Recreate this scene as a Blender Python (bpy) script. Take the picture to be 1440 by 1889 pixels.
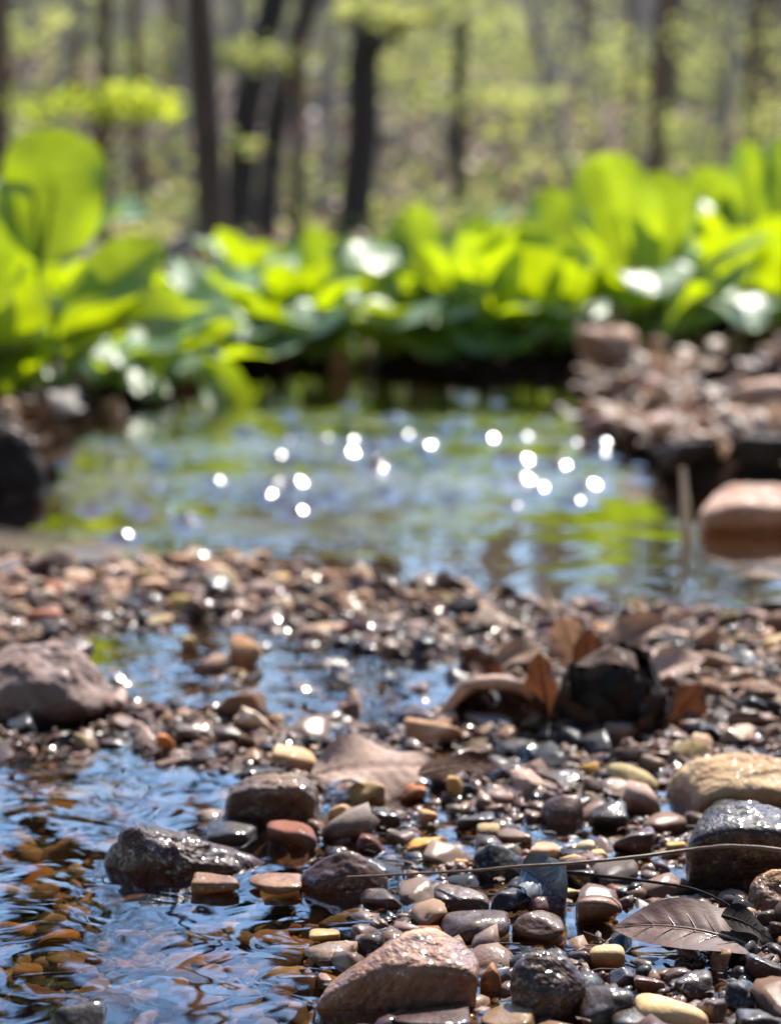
import bpy, bmesh, math
import numpy as np
from mathutils import Vector, noise as mnoise, Matrix

for o in list(bpy.data.objects):
    bpy.data.objects.remove(o, do_unlink=True)
scene = bpy.context.scene
COL = scene.collection
R = math.radians

# ------------------------------------------------------------------ camera
FPX = 3525.0                       # focal length in photo pixels (photo 1440 x 1889)
CAMH = 0.23                        # lens height above the water
PITCH = math.atan(564.5 / FPX)
cam_d = bpy.data.cameras.new('camera')
cam = bpy.data.objects.new('camera', cam_d)
COL.objects.link(cam)
cam.location = (0, 0, CAMH)
cam.rotation_euler = (math.pi / 2 - PITCH, 0, 0)
cam_d.sensor_fit = 'VERTICAL'
cam_d.sensor_height = 24.0
cam_d.sensor_width = 24.0
cam_d.lens = 24.0 * FPX / 1889.0
cam_d.clip_start = 0.02
cam_d.clip_end = 500
cam_d.dof.use_dof = True
cam_d.dof.focus_distance = 0.60
cam_d.dof.aperture_fstop = cam_d.lens / 1000.0 / 0.0070
cam_d.dof.aperture_blades = 0
scene.camera = cam
scene.render.resolution_x, scene.render.resolution_y = 780, 1024

# ------------------------------------------------------------------ light
SUN_EL, SUN_AZ = 52.0, 24.0        # sun ahead of the camera and a little to the right (clockwise from +Y)
world = bpy.data.worlds.new('World')
scene.world = world
world.use_nodes = True
wn = world.node_tree.nodes
wl = world.node_tree.links
sky = wn.new('ShaderNodeTexSky')
sky.sky_type = 'NISHITA'
sky.sun_disc = False
sky.sun_elevation = R(SUN_EL)
sky.sun_rotation = R(SUN_AZ)
sky.altitude = 800
sky.air_density = 1.2
sky.dust_density = 0.15
sky.ozone_density = 4.5
wn['Background'].inputs['Strength'].default_value = 0.15
wl.new(sky.outputs[0], wn['Background'].inputs['Color'])
sun_d = bpy.data.lights.new('sun', 'SUN')
sun_d.energy = 4.6
sun_d.angle = R(0.53)
sun_d.color = (1.0, 0.95, 0.86)
sun = bpy.data.objects.new('sun', sun_d)
COL.objects.link(sun)
sdir = Vector((math.sin(R(SUN_AZ)) * math.cos(R(SUN_EL)), math.cos(R(SUN_AZ)) * math.cos(R(SUN_EL)), math.sin(R(SUN_EL))))
sun.rotation_euler = sdir.to_track_quat('Z', 'Y').to_euler()
sun.location = sdir * 30
scene.view_settings.view_transform = 'Standard'
scene.view_settings.look = 'None'
scene.view_settings.exposure = 1.15
scene.view_settings.gamma = 1
scene.view_settings.use_curve_mapping = False
scene.render.engine = 'CYCLES'
cy = scene.cycles
cy.max_bounces = 8
cy.transparent_max_bounces = 12
cy.caustics_reflective = False
cy.caustics_refractive = False
cy.use_denoising = True
cy.sample_clamp_direct = 0
cy.sample_clamp_indirect = 6

# ------------------------------------------------------------------ photo pixel -> place
def ray(px, py):
    u = (px - 720.0) / FPX
    v = (944.5 - py) / FPX
    c, s = math.cos(PITCH), math.sin(PITCH)
    return u, c + v * s, -s + v * c

def ground(px, py, z=0.0):
    """the point of the level z that the photo shows at this pixel"""
    a, b, c = ray(px, py)
    t = (z - CAMH) / c
    return a * t, b * t

def at(px, py, D):
    a, b, c = ray(px, py)
    t = D / b
    return Vector((a * t, D, CAMH + c * t))

def scale_at(D):
    return FPX / D                   # photo pixels per metre at that distance

# ------------------------------------------------------------------ tags
def tag(o, label, cat, group=None, kind=None):
    if label: o['label'] = label
    if cat: o['category'] = cat
    if group: o['group'] = group
    if kind: o['kind'] = kind
    return o

def link(name, me, mat=None, parent=None, smooth=True):
    o = bpy.data.objects.new(name, me)
    COL.objects.link(o)
    if mat is not None and not me.materials:
        me.materials.append(mat)
    if parent is not None:
        o.parent = parent
    if smooth and len(me.polygons):
        me.polygons.foreach_set('use_smooth', np.ones(len(me.polygons), dtype=bool))
    return o

def empty(name, loc):
    o = bpy.data.objects.new(name, None)
    o.empty_display_size = 0.02
    o.location = loc
    COL.objects.link(o)
    return o

def mesh_np(name, V, Fc):
    """V (n,3), Fc (m,k) all faces of k corners"""
    me = bpy.data.meshes.new(name)
    V = np.asarray(V, dtype=np.float32)
    Fc = np.asarray(Fc, dtype=np.int32)
    k = Fc.shape[1]
    me.vertices.add(len(V))
    me.vertices.foreach_set('co', V.ravel())
    me.loops.add(Fc.size)
    me.loops.foreach_set('vertex_index', Fc.ravel())
    me.polygons.add(len(Fc))
    me.polygons.foreach_set('loop_start', np.arange(0, Fc.size, k, dtype=np.int32))
    me.update(calc_edges=True)
    me.validate()
    return me

def col_attr(me, C):
    a = me.color_attributes.new('tint', 'FLOAT_COLOR', 'POINT')
    C4 = np.ones((len(C), 4), dtype=np.float32)
    C4[:, :C.shape[1]] = C
    a.data.foreach_set('color', C4.ravel())

def grid_faces(nu, nv):
    i = np.arange((nu - 1) * (nv - 1))
    r, c = i // (nv - 1), i % (nv - 1)
    a = r * nv + c
    return np.stack([a, a + 1, a + nv + 1, a + nv], 1)

_ico = {}
def ico(sub):
    if sub not in _ico:
        bm = bmesh.new()
        bmesh.ops.create_icosphere(bm, subdivisions=sub, radius=1.0)
        V = np.array([v.co[:] for v in bm.verts])
        Fc = np.array([[v.index for v in f.verts] for f in bm.faces])
        bm.free()
        _ico[sub] = (V / np.linalg.norm(V, axis=1, keepdims=True), Fc)
    return _ico[sub]

class Waves:
    """smooth 3-D noise as a sum of random plane waves; vectorised"""
    def __init__(self, rng, freq, n=10, dim=3):
        d = rng.normal(size=(n, dim))
        d /= np.linalg.norm(d, axis=1, keepdims=True)
        self.k = d * freq * rng.uniform(0.6, 1.6, size=(n, 1)) * 2 * math.pi
        self.p = rng.uniform(0, 2 * math.pi, n)
        self.n = n
    def __call__(self, P):
        return np.sin(P @ self.k.T + self.p).sum(1) / math.sqrt(self.n)

# ------------------------------------------------------------------ materials
def new_mat(name):
    m = bpy.data.materials.new(name)
    m.use_nodes = True
    nt = m.node_tree
    nt.nodes.clear()
    out = nt.nodes.new('ShaderNodeOutputMaterial')
    return m, nt, out

class NT:
    def __init__(self, nt):
        self.nt = nt
    def n(self, t, **kw):
        nd = self.nt.nodes.new(t)
        for k, v in kw.items():
            if k.startswith('_'):
                setattr(nd, k[1:], v)
        for k, v in kw.items():
            if not k.startswith('_'):
                key = int(k[1:]) if k[0] == 'i' and k[1:].isdigit() else k.replace('__', ' ')
                self.set(nd.inputs[key], v)
        return nd
    def set(self, inp, v):
        if isinstance(v, bpy.types.NodeSocket):
            self.nt.links.new(v, inp)
        elif isinstance(v, bpy.types.Node):
            self.nt.links.new(v.outputs[0], inp)
        else:
            if isinstance(v, tuple) and len(v) == 3 and inp.type == 'RGBA':
                v = v + (1,)
            inp.default_value = v
    def math(self, op, a, b=0.0, clamp=False):
        return self.n('ShaderNodeMath', _operation=op, _use_clamp=clamp, i0=a, i1=b).outputs[0]
    def mix(self, f, a, b, blend='MIX'):
        nd = self.n('ShaderNodeMix', _data_type='RGBA', _blend_type=blend)
        self.set(nd.inputs[0], f); self.set(nd.inputs[6], a); self.set(nd.inputs[7], b)
        return nd.outputs[2]
    def noise(self, vec, scale, detail=3, rough=0.55, dist=0.0):
        nd = self.n('ShaderNodeTexNoise', Vector=vec, Scale=scale, Detail=detail, Roughness=rough, Distortion=dist)
        return nd
    def ramp(self, f, stops):
        nd = self.nt.nodes.new('ShaderNodeValToRGB')
        self.set(nd.inputs[0], f)
        e = nd.color_ramp.elements
        while len(e) < len(stops):
            e.new(0.5)
        for i, (p, c) in enumerate(stops):
            e[i].position = p
            e[i].color = (c, c, c, 1) if isinstance(c, (int, float)) else tuple(c) + (1,)
        return nd.outputs[0]
    def smooth(self, v, a, b, lo=0.0, hi=1.0):
        return self.n('ShaderNodeMapRange', _interpolation_type='SMOOTHSTEP', Value=v, i1=a, i2=b, i3=lo, i4=hi).outputs[0]

def stone_material(name, per_vertex=False, coords='Object', pit=0.0, glit=0.36, cr=0.14, gscale=950):
    """stone; its own colour comes from the object (or the tint of each small pebble). Wet and glossy below the splash line."""
    m, nt, out = new_mat(name)
    g = NT(nt)
    tc = g.n('ShaderNodeTexCoord')
    geo = g.n('ShaderNodeNewGeometry')
    oi = g.n('ShaderNodeObjectInfo')
    if per_vertex:
        base = g.n('ShaderNodeAttribute', _attribute_name='tint')
        bc, al = base.outputs['Color'], None
        vec = geo.outputs['Position']
    else:
        bc, al = oi.outputs['Color'], oi.outputs['Alpha']
        off = g.n('ShaderNodeVectorMath', _operation='SCALE', i0=(7.1, 3.3, 5.7))
        g.set(off.inputs['Scale'], oi.outputs['Random'])
        vec = g.n('ShaderNodeVectorMath', _operation='ADD', i0=tc.outputs['Object'], i1=off).outputs[0]
    n1 = g.noise(vec, 55, 4, 0.6, 0.4)
    n2 = g.noise(vec, 420, 3, 0.6)
    n3 = g.noise(vec, 1500, 2, 0.6)
    sp = g.n('ShaderNodeTexVoronoi', Vector=vec, Scale=900)
    c1 = g.mix(g.ramp(n1, [(0.35, 0.0), (0.7, 1.0)]), bc, g.mix(1.0, bc, (0.62, 0.50, 0.42), 'MULTIPLY'))
    c2 = g.mix(g.ramp(n2, [(0.42, 0.0), (0.75, 0.75)]), c1, g.mix(1.0, c1, (1.45, 1.35, 1.25), 'MULTIPLY'))
    c3 = g.mix(g.ramp(sp.outputs['Distance'], [(0.0, 0.8), (0.22, 0.0)]), c2, g.mix(1.0, c2, (0.35, 0.32, 0.30), 'MULTIPLY'))
    # splash line
    sep = g.n('ShaderNodeSeparateXYZ', Vector=geo.outputs['Position'])
    zz = g.math('ADD', sep.outputs['Z'], g.math('MULTIPLY', g.math('SUBTRACT', n1.outputs['Fac'], 0.5), 0.016))
    if al is not None:
        line = g.math('MULTIPLY', al, 0.1)
        dry = g.smooth(g.math('SUBTRACT', zz, line), 0.0, 0.004)
    else:
        dry = g.smooth(zz, 0.003, 0.010)
    wetc = g.mix(1.0, c3, (0.46, 0.37, 0.31), 'MULTIPLY')
    colr = g.mix(dry, wetc, c3)
    b1 = g.n('ShaderNodeBump', Strength=0.55 + pit, Distance=0.0020 + 0.003 * pit, Height=n1)
    b2 = g.n('ShaderNodeBump', Strength=0.5, Distance=0.0005, Height=n2, Normal=b1)
    b3 = g.n('ShaderNodeBump', Strength=0.35, Distance=0.00015, Height=n3, Normal=b2)
    cell = g.n('ShaderNodeTexVoronoi', Vector=vec, Scale=gscale)      # wet mineral grains, each with its own tilt
    tl = g.n('ShaderNodeVectorMath', _operation='SUBTRACT', i0=cell.outputs['Color'], i1=(0.5, 0.5, 0.5))
    tl = g.n('ShaderNodeVectorMath', _operation='SCALE', i0=tl)
    tl.inputs['Scale'].default_value = glit
    bc_ = g.n('ShaderNodeVectorMath', _operation='ADD', i0=geo.outputs['Normal'], i1=tl)
    bc_ = g.n('ShaderNodeVectorMath', _operation='NORMALIZE', i0=bc_)
    film = g.ramp(g.noise(vec, 170, 2, 0.5), [(0.42, 0.25), (0.6, 1.0)])
    cb = g.n('ShaderNodeSeparateColor', i0=cell.outputs['Color']).outputs[2]
    film = g.math('MULTIPLY', film, g.ramp(cb, [(0.55, 0.22), (0.62, 1.0)]))
    film = g.ramp(g.noise(vec, 170, 2, 0.5), [(0.40, 0.2), (0.62, 1.0)])
    air = g.smooth(sep.outputs['Z'], -0.0015, 0.0003)      # below the surface: stone colour mixed darker and browner, and no glossy film
    colr = g.mix(air, g.mix(0.55, c3, (0.115, 0.080, 0.045)), colr)
    p = g.n('ShaderNodeBsdfPrincipled')
    g.set(p.inputs['Base Color'], colr)
    g.set(p.inputs['Roughness'], g.math('ADD', g.math('MULTIPLY', dry, 0.30), 0.55))
    g.set(p.inputs['Coat Weight'], g.math('MULTIPLY', g.math('MULTIPLY', film, air), g.math('SUBTRACT', 1.0, g.math('MULTIPLY', dry, 0.92))))
    g.set(p.inputs['Specular IOR Level'], g.math('MULTIPLY', air, 0.3))
    g.set(p.inputs['Coat Roughness'], cr)
    g.set(p.inputs['Coat IOR'], 1.55)
    g.set(p.inputs['Normal'], b3)
    g.set(p.inputs['Coat Normal'], bc_)
    g.set(out.inputs[0], p)
    return m

M = {}
M['stone'] = stone_material('stone')
M['pitted'] = stone_material('pitted_stone', pit=0.9)
M['gravel'] = stone_material('gravel', per_vertex=True, glit=0.36, cr=0.15, gscale=760)

def terrain_material():
    m, nt, out = new_mat('ground')
    g = NT(nt)
    geo = g.n('ShaderNodeNewGeometry')
    P = geo.outputs['Position']
    sep = g.n('ShaderNodeSeparateXYZ', Vector=P)
    # creek bed: dark wet silt and fine grit
    a1 = g.noise(P, 60, 5, 0.65)
    a2 = g.n('ShaderNodeTexVoronoi', Vector=P, Scale=160)
    bed = g.ramp(a1, [(0.3, (0.035, 0.022, 0.012)), (0.5, (0.15, 0.085, 0.038)), (0.75, (0.34, 0.20, 0.085))])
    bed = g.mix(0.45, bed, g.mix(1.0, bed, a2.outputs['Color'], 'MULTIPLY'))
    deep = g.ramp(g.noise(P, 5, 4, 0.6), [(0.3, (0.14, 0.11, 0.05)), (0.6, (0.36, 0.27, 0.14)), (0.8, (0.52, 0.40, 0.25))])
    bed = g.mix(g.smooth(sep.outputs['Z'], -0.012, -0.04), bed, deep)
    # bank: black humus and brown leaf litter
    b1 = g.noise(P, 9, 5, 0.7)
    soil = g.ramp(b1, [(0.35, (0.008, 0.006, 0.005)), (0.58, (0.035, 0.022, 0.014)), (0.8, (0.12, 0.07, 0.045))])
    # forest floor: dry leaf litter with moss and new green
    c1 = g.noise(P, 0.9, 6, 0.65)
    c2 = g.noise(P, 9.0, 4, 0.7)
    c3 = g.noise(P, 0.35, 4, 0.6)
    lit = g.ramp(c1, [(0.3, (0.11, 0.085, 0.07)), (0.5, (0.26, 0.20, 0.16)), (0.7, (0.42, 0.33, 0.26))])
    lit = g.mix(0.6, lit, g.mix(1.0, lit, g.ramp(c2, [(0.3, 0.25), (0.7, 1.7)]), 'MULTIPLY'))
    lit = g.mix(g.ramp(c3, [(0.48, 0.0), (0.66, 0.8)]), lit, (0.17, 0.20, 0.055))
    far = g.smooth(sep.outputs['Y'], 4.5, 7.0)
    land = g.mix(far, soil, lit)
    up = g.smooth(sep.outputs['Z'], -0.012, -0.002)
    nearbar = g.smooth(sep.outputs['Y'], 1.25, 1.35)
    colr = g.mix(g.math('MULTIPLY', up, nearbar), bed, land)
    wet = g.smooth(sep.outputs['Z'], 0.03, 0.008)
    bmp = g.n('ShaderNodeBump', Strength=0.7, Distance=0.004, Height=g.noise(P, 150, 5, 0.7))
    p = g.n('ShaderNodeBsdfPrincipled')
    g.set(p.inputs['Base Color'], colr)
    g.set(p.inputs['Roughness'], g.math('SUBTRACT', 0.9, g.math('MULTIPLY', wet, 0.5)))
    g.set(p.inputs['Coat Weight'], g.math('MULTIPLY', g.math('MULTIPLY', wet, 0.5), g.smooth(sep.outputs['Y'], 1.35, 1.25)))
    g.set(p.inputs['Coat Roughness'], 0.12)
    p.inputs['Specular IOR Level'].default_value = 0.15
    g.set(p.inputs['Normal'], bmp)
    df = g.n('ShaderNodeBsdfDiffuse', Color=colr, Roughness=1.0, Normal=bmp)
    g.set(out.inputs[0], g.n('ShaderNodeMixShader', i0=g.smooth(sep.outputs['Y'], 1.28, 1.36), i1=p, i2=df))
    return m
M['ground'] = terrain_material()

def water_material():
    m, nt, out = new_mat('water')
    g = NT(nt)
    geo = g.n('ShaderNodeNewGeometry')
    P = geo.outputs['Position']
    sep = g.n('ShaderNodeSeparateXYZ', Vector=P)
    y = sep.outputs['Y']
    flat = g.n('ShaderNodeMapping', Vector=P, Scale=(0.75, 1.0, 1.0))
    w1 = g.noise(flat, 52, 1.5, 0.45, 1.0)          # centimetre wavelets of the near pool
    w2 = g.noise(flat, 14, 2, 0.5, 0.5)
    w3 = g.noise(flat, 120, 1.0, 0.5, 0.4)
    riff = g.noise(g.n('ShaderNodeMapping', Vector=P, Rotation=(0, 0, -0.35), Scale=(1.2, 4.5, 1)), 1.6, 3, 0.5, 0.6)
    xp = g.math('MAXIMUM', sep.outputs['X'], 0.0)
    yl = g.math('SUBTRACT', y, g.math('MULTIPLY', xp, 1.4))
    band = g.math('MULTIPLY', g.smooth(yl, 1.20, 1.36), g.smooth(y, 2.25, 1.95))
    band = g.math('MULTIPLY', band, g.ramp(riff, [(0.40, 0.03), (0.54, 1.0)]))
    near = g.smooth(y, 1.2, 0.9)
    amp1 = g.math('ADD', g.math('MULTIPLY', near, 1.0), g.math('MULTIPLY', band, 0.5))
    h = g.math('MULTIPLY', w1.outputs['Fac'], g.math('MULTIPLY', g.math('ADD', amp1, 0.12), 0.0006))
    h = g.math('ADD', h, g.math('MULTIPLY', w2.outputs['Fac'], 0.0016))
    h = g.math('ADD', h, g.math('MULTIPLY', w3.outputs['Fac'], g.math('MULTIPLY', g.math('ADD', g.math('MULTIPLY', near, 0.3), g.math('MULTIPLY', band, 0.5)), 0.00016)))
    bmp = g.n('ShaderNodeBump', Strength=1.0, Distance=1.0, Height=h)
    dt = g.n('ShaderNodeVectorMath', _operation='DOT_PRODUCT', i0=bmp, i1=geo.outputs['Incoming']).outputs['Value']
    fr = g.math('POWER', g.math('SUBTRACT', 1.0, g.math('ABSOLUTE', dt), True), 3.0)
    fr = g.math('ADD', g.math('MULTIPLY', fr, 0.97), 0.025, True)
    gl = g.n('ShaderNodeBsdfGlossy', Color=(1, 1, 1), Roughness=g.math('ADD', g.math('MULTIPLY', band, 0.15), 0.03), Normal=bmp)
    tr = g.n('ShaderNodeBsdfTransparent', Color=(0.72, 0.61, 0.46))
    mx = g.n('ShaderNodeMixShader', i0=fr, i1=tr, i2=gl)
    g.set(out.inputs[0], mx)
    return m
M['water'] = water_material()

def leaf_material(name, top, trans, rough=0.38, tmix=0.5, vein=60, coat=0.25):
    m, nt, out = new_mat(name)
    g = NT(nt)
    tc = g.n('ShaderNodeTexCoord')
    oi = g.n('ShaderNodeObjectInfo')
    n1 = g.noise(tc.outputs['Object'], vein, 3, 0.6)
    k = g.ramp(n1, [(0.3, 0.72), (0.7, 1.15)])
    rnd = g.math('ADD', g.math('MULTIPLY', oi.outputs['Random'], 0.5), 0.75)
    tc_ = g.mix(1.0, top, k, 'MULTIPLY')
    tr_ = g.mix(1.0, g.mix(1.0, trans, k, 'MULTIPLY'), rnd, 'MULTIPLY')
    bmp = g.n('ShaderNodeBump', Strength=0.5, Distance=0.001, Height=n1)
    p = g.n('ShaderNodeBsdfPrincipled', Roughness=rough, Normal=bmp)
    g.set(p.inputs['Base Color'], tc_)
    g.set(p.inputs['Coat Weight'], coat)
    g.set(p.inputs['Coat Roughness'], 0.55)
    g.set(p.inputs['Coat IOR'], 1.6)
    if not coat: p.inputs['Specular IOR Level'].default_value = 0.15
    t = g.n('ShaderNodeBsdfTranslucent', Color=tr_, Normal=bmp)
    mx = g.n('ShaderNodeMixShader', i0=tmix, i1=p, i2=t)
    g.set(out.inputs[0], mx)
    return m
M['cabbage'] = leaf_material('fresh_leaf', (0.15, 0.29, 0.10), (0.50, 0.61, 0.002), 0.42, 0.50, 22, 0.9)
M['stalk'] = leaf_material('fresh_stalk', (0.20, 0.30, 0.06), (0.40, 0.55, 0.03), 0.4, 0.35, 60)
M['spring'] = leaf_material('spring_leaf', (0.29, 0.30, 0.11), (0.54, 0.55, 0.15), 0.6, 0.55, 2, 0.0)
M['spring_bright'] = leaf_material('bright_spring_leaf', (0.34, 0.42, 0.05), (0.80, 0.88, 0.06), 0.6, 0.65, 2, 0.0)
M['sky_block'] = leaf_material('sky_block_leaf', (0.016, 0.022, 0.010), (0.02, 0.03, 0.008), 0.9, 0.1, 2, 0.0)  # near-black leaf for the added masses that block the sky
M['dead'] = leaf_material('dead_leaf', (0.34, 0.23, 0.16), (0.36, 0.19, 0.10), 0.75, 0.28, 160, 0.0)
M['rust'] = leaf_material('rust_leaf', (0.075, 0.035, 0.024), (0.13, 0.045, 0.018), 0.7, 0.35, 160, 0.0)
M['pale'] = leaf_material('pale_leaf', (0.50, 0.35, 0.28), (0.36, 0.22, 0.15), 0.85, 0.2, 220, 0.0)

def dark_leaf_material(name, c, rough, coat=0.7):
    m, nt, out = new_mat(name)
    g = NT(nt)
    tc = g.n('ShaderNodeTexCoord')
    n1 = g.noise(tc.outputs['Object'], 130, 4, 0.6)
    n2 = g.noise(tc.outputs['Object'], 900, 2, 0.6)
    cc = g.mix(g.ramp(n1, [(0.35, 0.0), (0.7, 1.0)]), c, tuple(min(1, 1.7 * v) for v in c))
    b = g.n('ShaderNodeBump', Strength=0.6, Distance=0.0008, Height=n1)
    b = g.n('ShaderNodeBump', Strength=0.4, Distance=0.0002, Height=n2, Normal=b)
    p = g.n('ShaderNodeBsdfPrincipled', Roughness=rough, Normal=b)
    g.set(p.inputs['Base Color'], cc)
    g.set(p.inputs['Coat Weight'], coat)
    p.inputs['Specular IOR Level'].default_value = 0.25
    g.set(p.inputs['Coat Roughness'], 0.15)
    g.set(out.inputs[0], p)
    return m
M['wetleaf'] = dark_leaf_material('wet_brown_leaf', (0.085, 0.043, 0.032), 0.6, 0.2)
M['rotten'] = dark_leaf_material('rotten_leaf', (0.050, 0.028, 0.018), 0.85, 0.05)
M['greyleaf'] = dark_leaf_material('wet_grey_leaf', (0.13, 0.14, 0.155), 0.4, 0.5)
M['mud'] = dark_leaf_material('muddy_leaf', (0.016, 0.011, 0.009), 0.9, 0.0)
M['twig'] = dark_leaf_material('twig', (0.12, 0.075, 0.045), 0.5)
M['reed'] = dark_leaf_material('dry_stem', (0.55, 0.45, 0.33), 0.6, 0.0)

def bark_material(name, c):
    m, nt, out = new_mat(name)
    g = NT(nt)
    tc = g.n('ShaderNodeTexCoord')
    mp = g.n('ShaderNodeMapping', Vector=tc.outputs['Object'], Scale=(1, 1, 0.15))
    n1 = g.noise(mp, 30, 5, 0.7)
    n2 = g.noise(tc.outputs['Object'], 1.6, 3, 0.6)
    cc = g.mix(g.ramp(n1, [(0.35, 0.0), (0.65, 1.0)]), tuple(v * 0.45 for v in c), c)
    cc = g.mix(g.ramp(n2, [(0.5, 0.0), (0.75, 0.5)]), cc, (0.12, 0.13, 0.07))
    b = g.n('ShaderNodeBump', Strength=1.0, Distance=0.01, Height=n1)
    p = g.n('ShaderNodeBsdfPrincipled', Roughness=0.9, Normal=b)
    g.set(p.inputs['Base Color'], cc)
    g.set(out.inputs[0], p)
    return m
M['bark'] = bark_material('bark', (0.17, 0.105, 0.065))
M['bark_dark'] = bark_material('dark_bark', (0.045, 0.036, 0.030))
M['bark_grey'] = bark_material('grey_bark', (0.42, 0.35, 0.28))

# ------------------------------------------------------------------ terrain
def poly(pts):
    return np.array([ground(px, py) for px, py in pts])

STREAM = np.vstack([
    [[-4.5, 1.75]],
    poly([(-250, 930), (0, 905), (70, 895), (95, 835), (180, 775), (300, 735), (440, 690), (620, 676), (760, 690), (900, 700),
          (1040, 690), (1075, 735), (1090, 800), (1190, 850), (1260, 885), (1440, 905), (1700, 925)]),
    [[4.5, 1.95], [4.5, 0.95]],
    poly([(1700, 1120), (1440, 1148), (1290, 1152), (1000, 1132), (850, 1100), (640, 1078), (430, 1050), (200, 1010), (0, 985), (-250, 975)]),
    [[-4.5, 1.25]]])
POOL_A = np.vstack([
    poly([(-900, 1385), (0, 1392), (250, 1400), (400, 1425), (455, 1520), (560, 1560), (700, 1590), (690, 1640), (640, 1700), (560, 1790), (600, 1889)]),
    [[-0.02, 0.40], [-0.05, 0.2], [-0.1, -2.5], [-3.0, -2.5], [-3.0, 0.6]]])
POOL_B = poly([(150, 1165), (300, 1140), (470, 1150), (560, 1185), (700, 1210), (870, 1225), (850, 1290), (760, 1325), (590, 1352),
               (470, 1300), (330, 1315), (230, 1300), (170, 1240)])
LAND = np.vstack([
    [[-60, 1.75], [-4.5, 1.75]],
    poly([(-250, 930), (0, 905), (70, 895), (95, 835), (180, 775), (300, 735), (440, 690), (620, 676), (760, 690), (900, 700),
          (1040, 690), (1075, 735), (1090, 800), (1190, 850), (1260, 885), (1440, 905), (1700, 925)]),
    [[4.5, 1.95], [60, 1.95], [60, 200], [-60, 200]]])

def sdist(P, Q):
    """signed distance, positive inside polygon Q"""
    n = len(Q)
    d2 = np.full(len(P), 1e9)
    ins = np.zeros(len(P), bool)
    for i in range(n):
        a, b = Q[i], Q[(i + 1) % n]
        ab = b - a
        t = np.clip(((P - a) @ ab) / (ab @ ab + 1e-12), 0, 1)
        q = a + t[:, None] * ab
        d2 = np.minimum(d2, ((P - q) ** 2).sum(1))
        c = (a[1] > P[:, 1]) != (b[1] > P[:, 1])
        xi = a[0] + (P[:, 1] - a[1]) * ab[0] / (ab[1] if abs(ab[1]) > 1e-12 else 1e-12)
        ins ^= c & (P[:, 0] < xi)
    d = np.sqrt(d2)
    return np.where(ins, d, -d)

def sstep(x, a, b):
    t = np.clip((x - a) / (b - a), 0, 1)
    return t * t * (3 - 2 * t)

_tr = np.random.default_rng(5)
WA, WB, WC, WD = Waves(_tr, 9, 12, 2), Waves(_tr, 28, 12, 2), Waves(_tr, 1.2, 10, 2), Waves(_tr, 0.12, 8, 2)

def H(P):
    P = np.atleast_2d(np.asarray(P, float))
    x, y = P[:, 0], P[:, 1]
    wob = 0.012 * WA(P) + 0.004 * WB(P)
    z = -0.0022 + 0.0026 * WA(P) + 0.0013 * WB(P)
    z = z + 0.005 * sstep(y, 0.70, 0.90) + 0.003 * sstep(x, 0.06, 0.25) * sstep(y, 0.6, 0.75)
    a = sdist(P, POOL_A) + wob * 0.35
    z = z * (1 - sstep(a, -0.012, 0.01)) + (-0.010 - 0.012 * sstep(a, 0.0, 0.12) + 0.002 * WB(P)) * sstep(a, -0.012, 0.01)
    b = sdist(P, POOL_B) + wob * 0.35
    z = z * (1 - sstep(b, -0.012, 0.008)) + (-0.007 + 0.002 * WB(P)) * sstep(b, -0.012, 0.008)
    s = sdist(P, STREAM) + wob * 0.6
    sb = sstep(s, -0.004, 0.075)
    z = z * (1 - sb) + (-0.075 + 0.055 * sstep(x, 0.12, -0.15) * sstep(y, 1.75, 1.35) + 0.010 * WA(P)) * sb
    l = sdist(P, LAND) + wob * 1.2
    rb = sstep(x, 0.25, 0.40)
    lb = sstep(l, -0.010, 0.022) * (1 - rb) + sstep(l, -0.05, 0.09) * rb
    land = 0.020 * (1 - rb) + 0.006 * rb + 0.035 * sstep(l, 0.0, 0.9) + rb * (0.012 * WA(P) + 0.005 * WB(P)) * sstep(l, 0, 0.15) + 0.008 * WA(P) * sstep(l, 0, 0.3) + 0.03 * WC(P) * sstep(y, 3, 6)
    land = land + 0.03 * sstep(x, 0.3, 0.8) * sstep(l, 0.1, 0.9)
    hill = np.maximum(0, y - 8.5)
    land = land + 0.175 * np.where(hill < 34, hill, 34 + (hill - 34) * 0.1) * sstep(y, 8, 11) + 0.5 * WD(P) * sstep(y, 10, 20)
    z = z * (1 - lb) + land * lb
    return z

def Hp(x, y):
    return float(H([[x, y]])[0])

def axis_nodes(lo, hi, c, fine, n):
    """spacing fine around c, growing away from it"""
    t = np.linspace(-1, 1, n)
    b = 6.5
    s = np.sinh(b * t) / math.sinh(b)
    return np.where(s < 0, c + s * (c - lo), c + s * (hi - c))

xs = axis_nodes(-60, 60, 0.0, 0.004, 330)
ys = np.concatenate([np.linspace(-3, 0.40, 14)[:-1], np.geomspace(0.40, 4.2, 330)[:-1], np.geomspace(4.2, 170, 120)])
XX, YY = np.meshgrid(xs, ys, indexing='ij')
PP = np.stack([XX.ravel(), YY.ravel()], 1)
me = mesh_np('ground', np.column_stack([PP, H(PP)]), grid_faces(len(xs), len(ys)))
ground_o = tag(link('ground', me, M['ground']), None, None, kind='structure')

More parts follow.
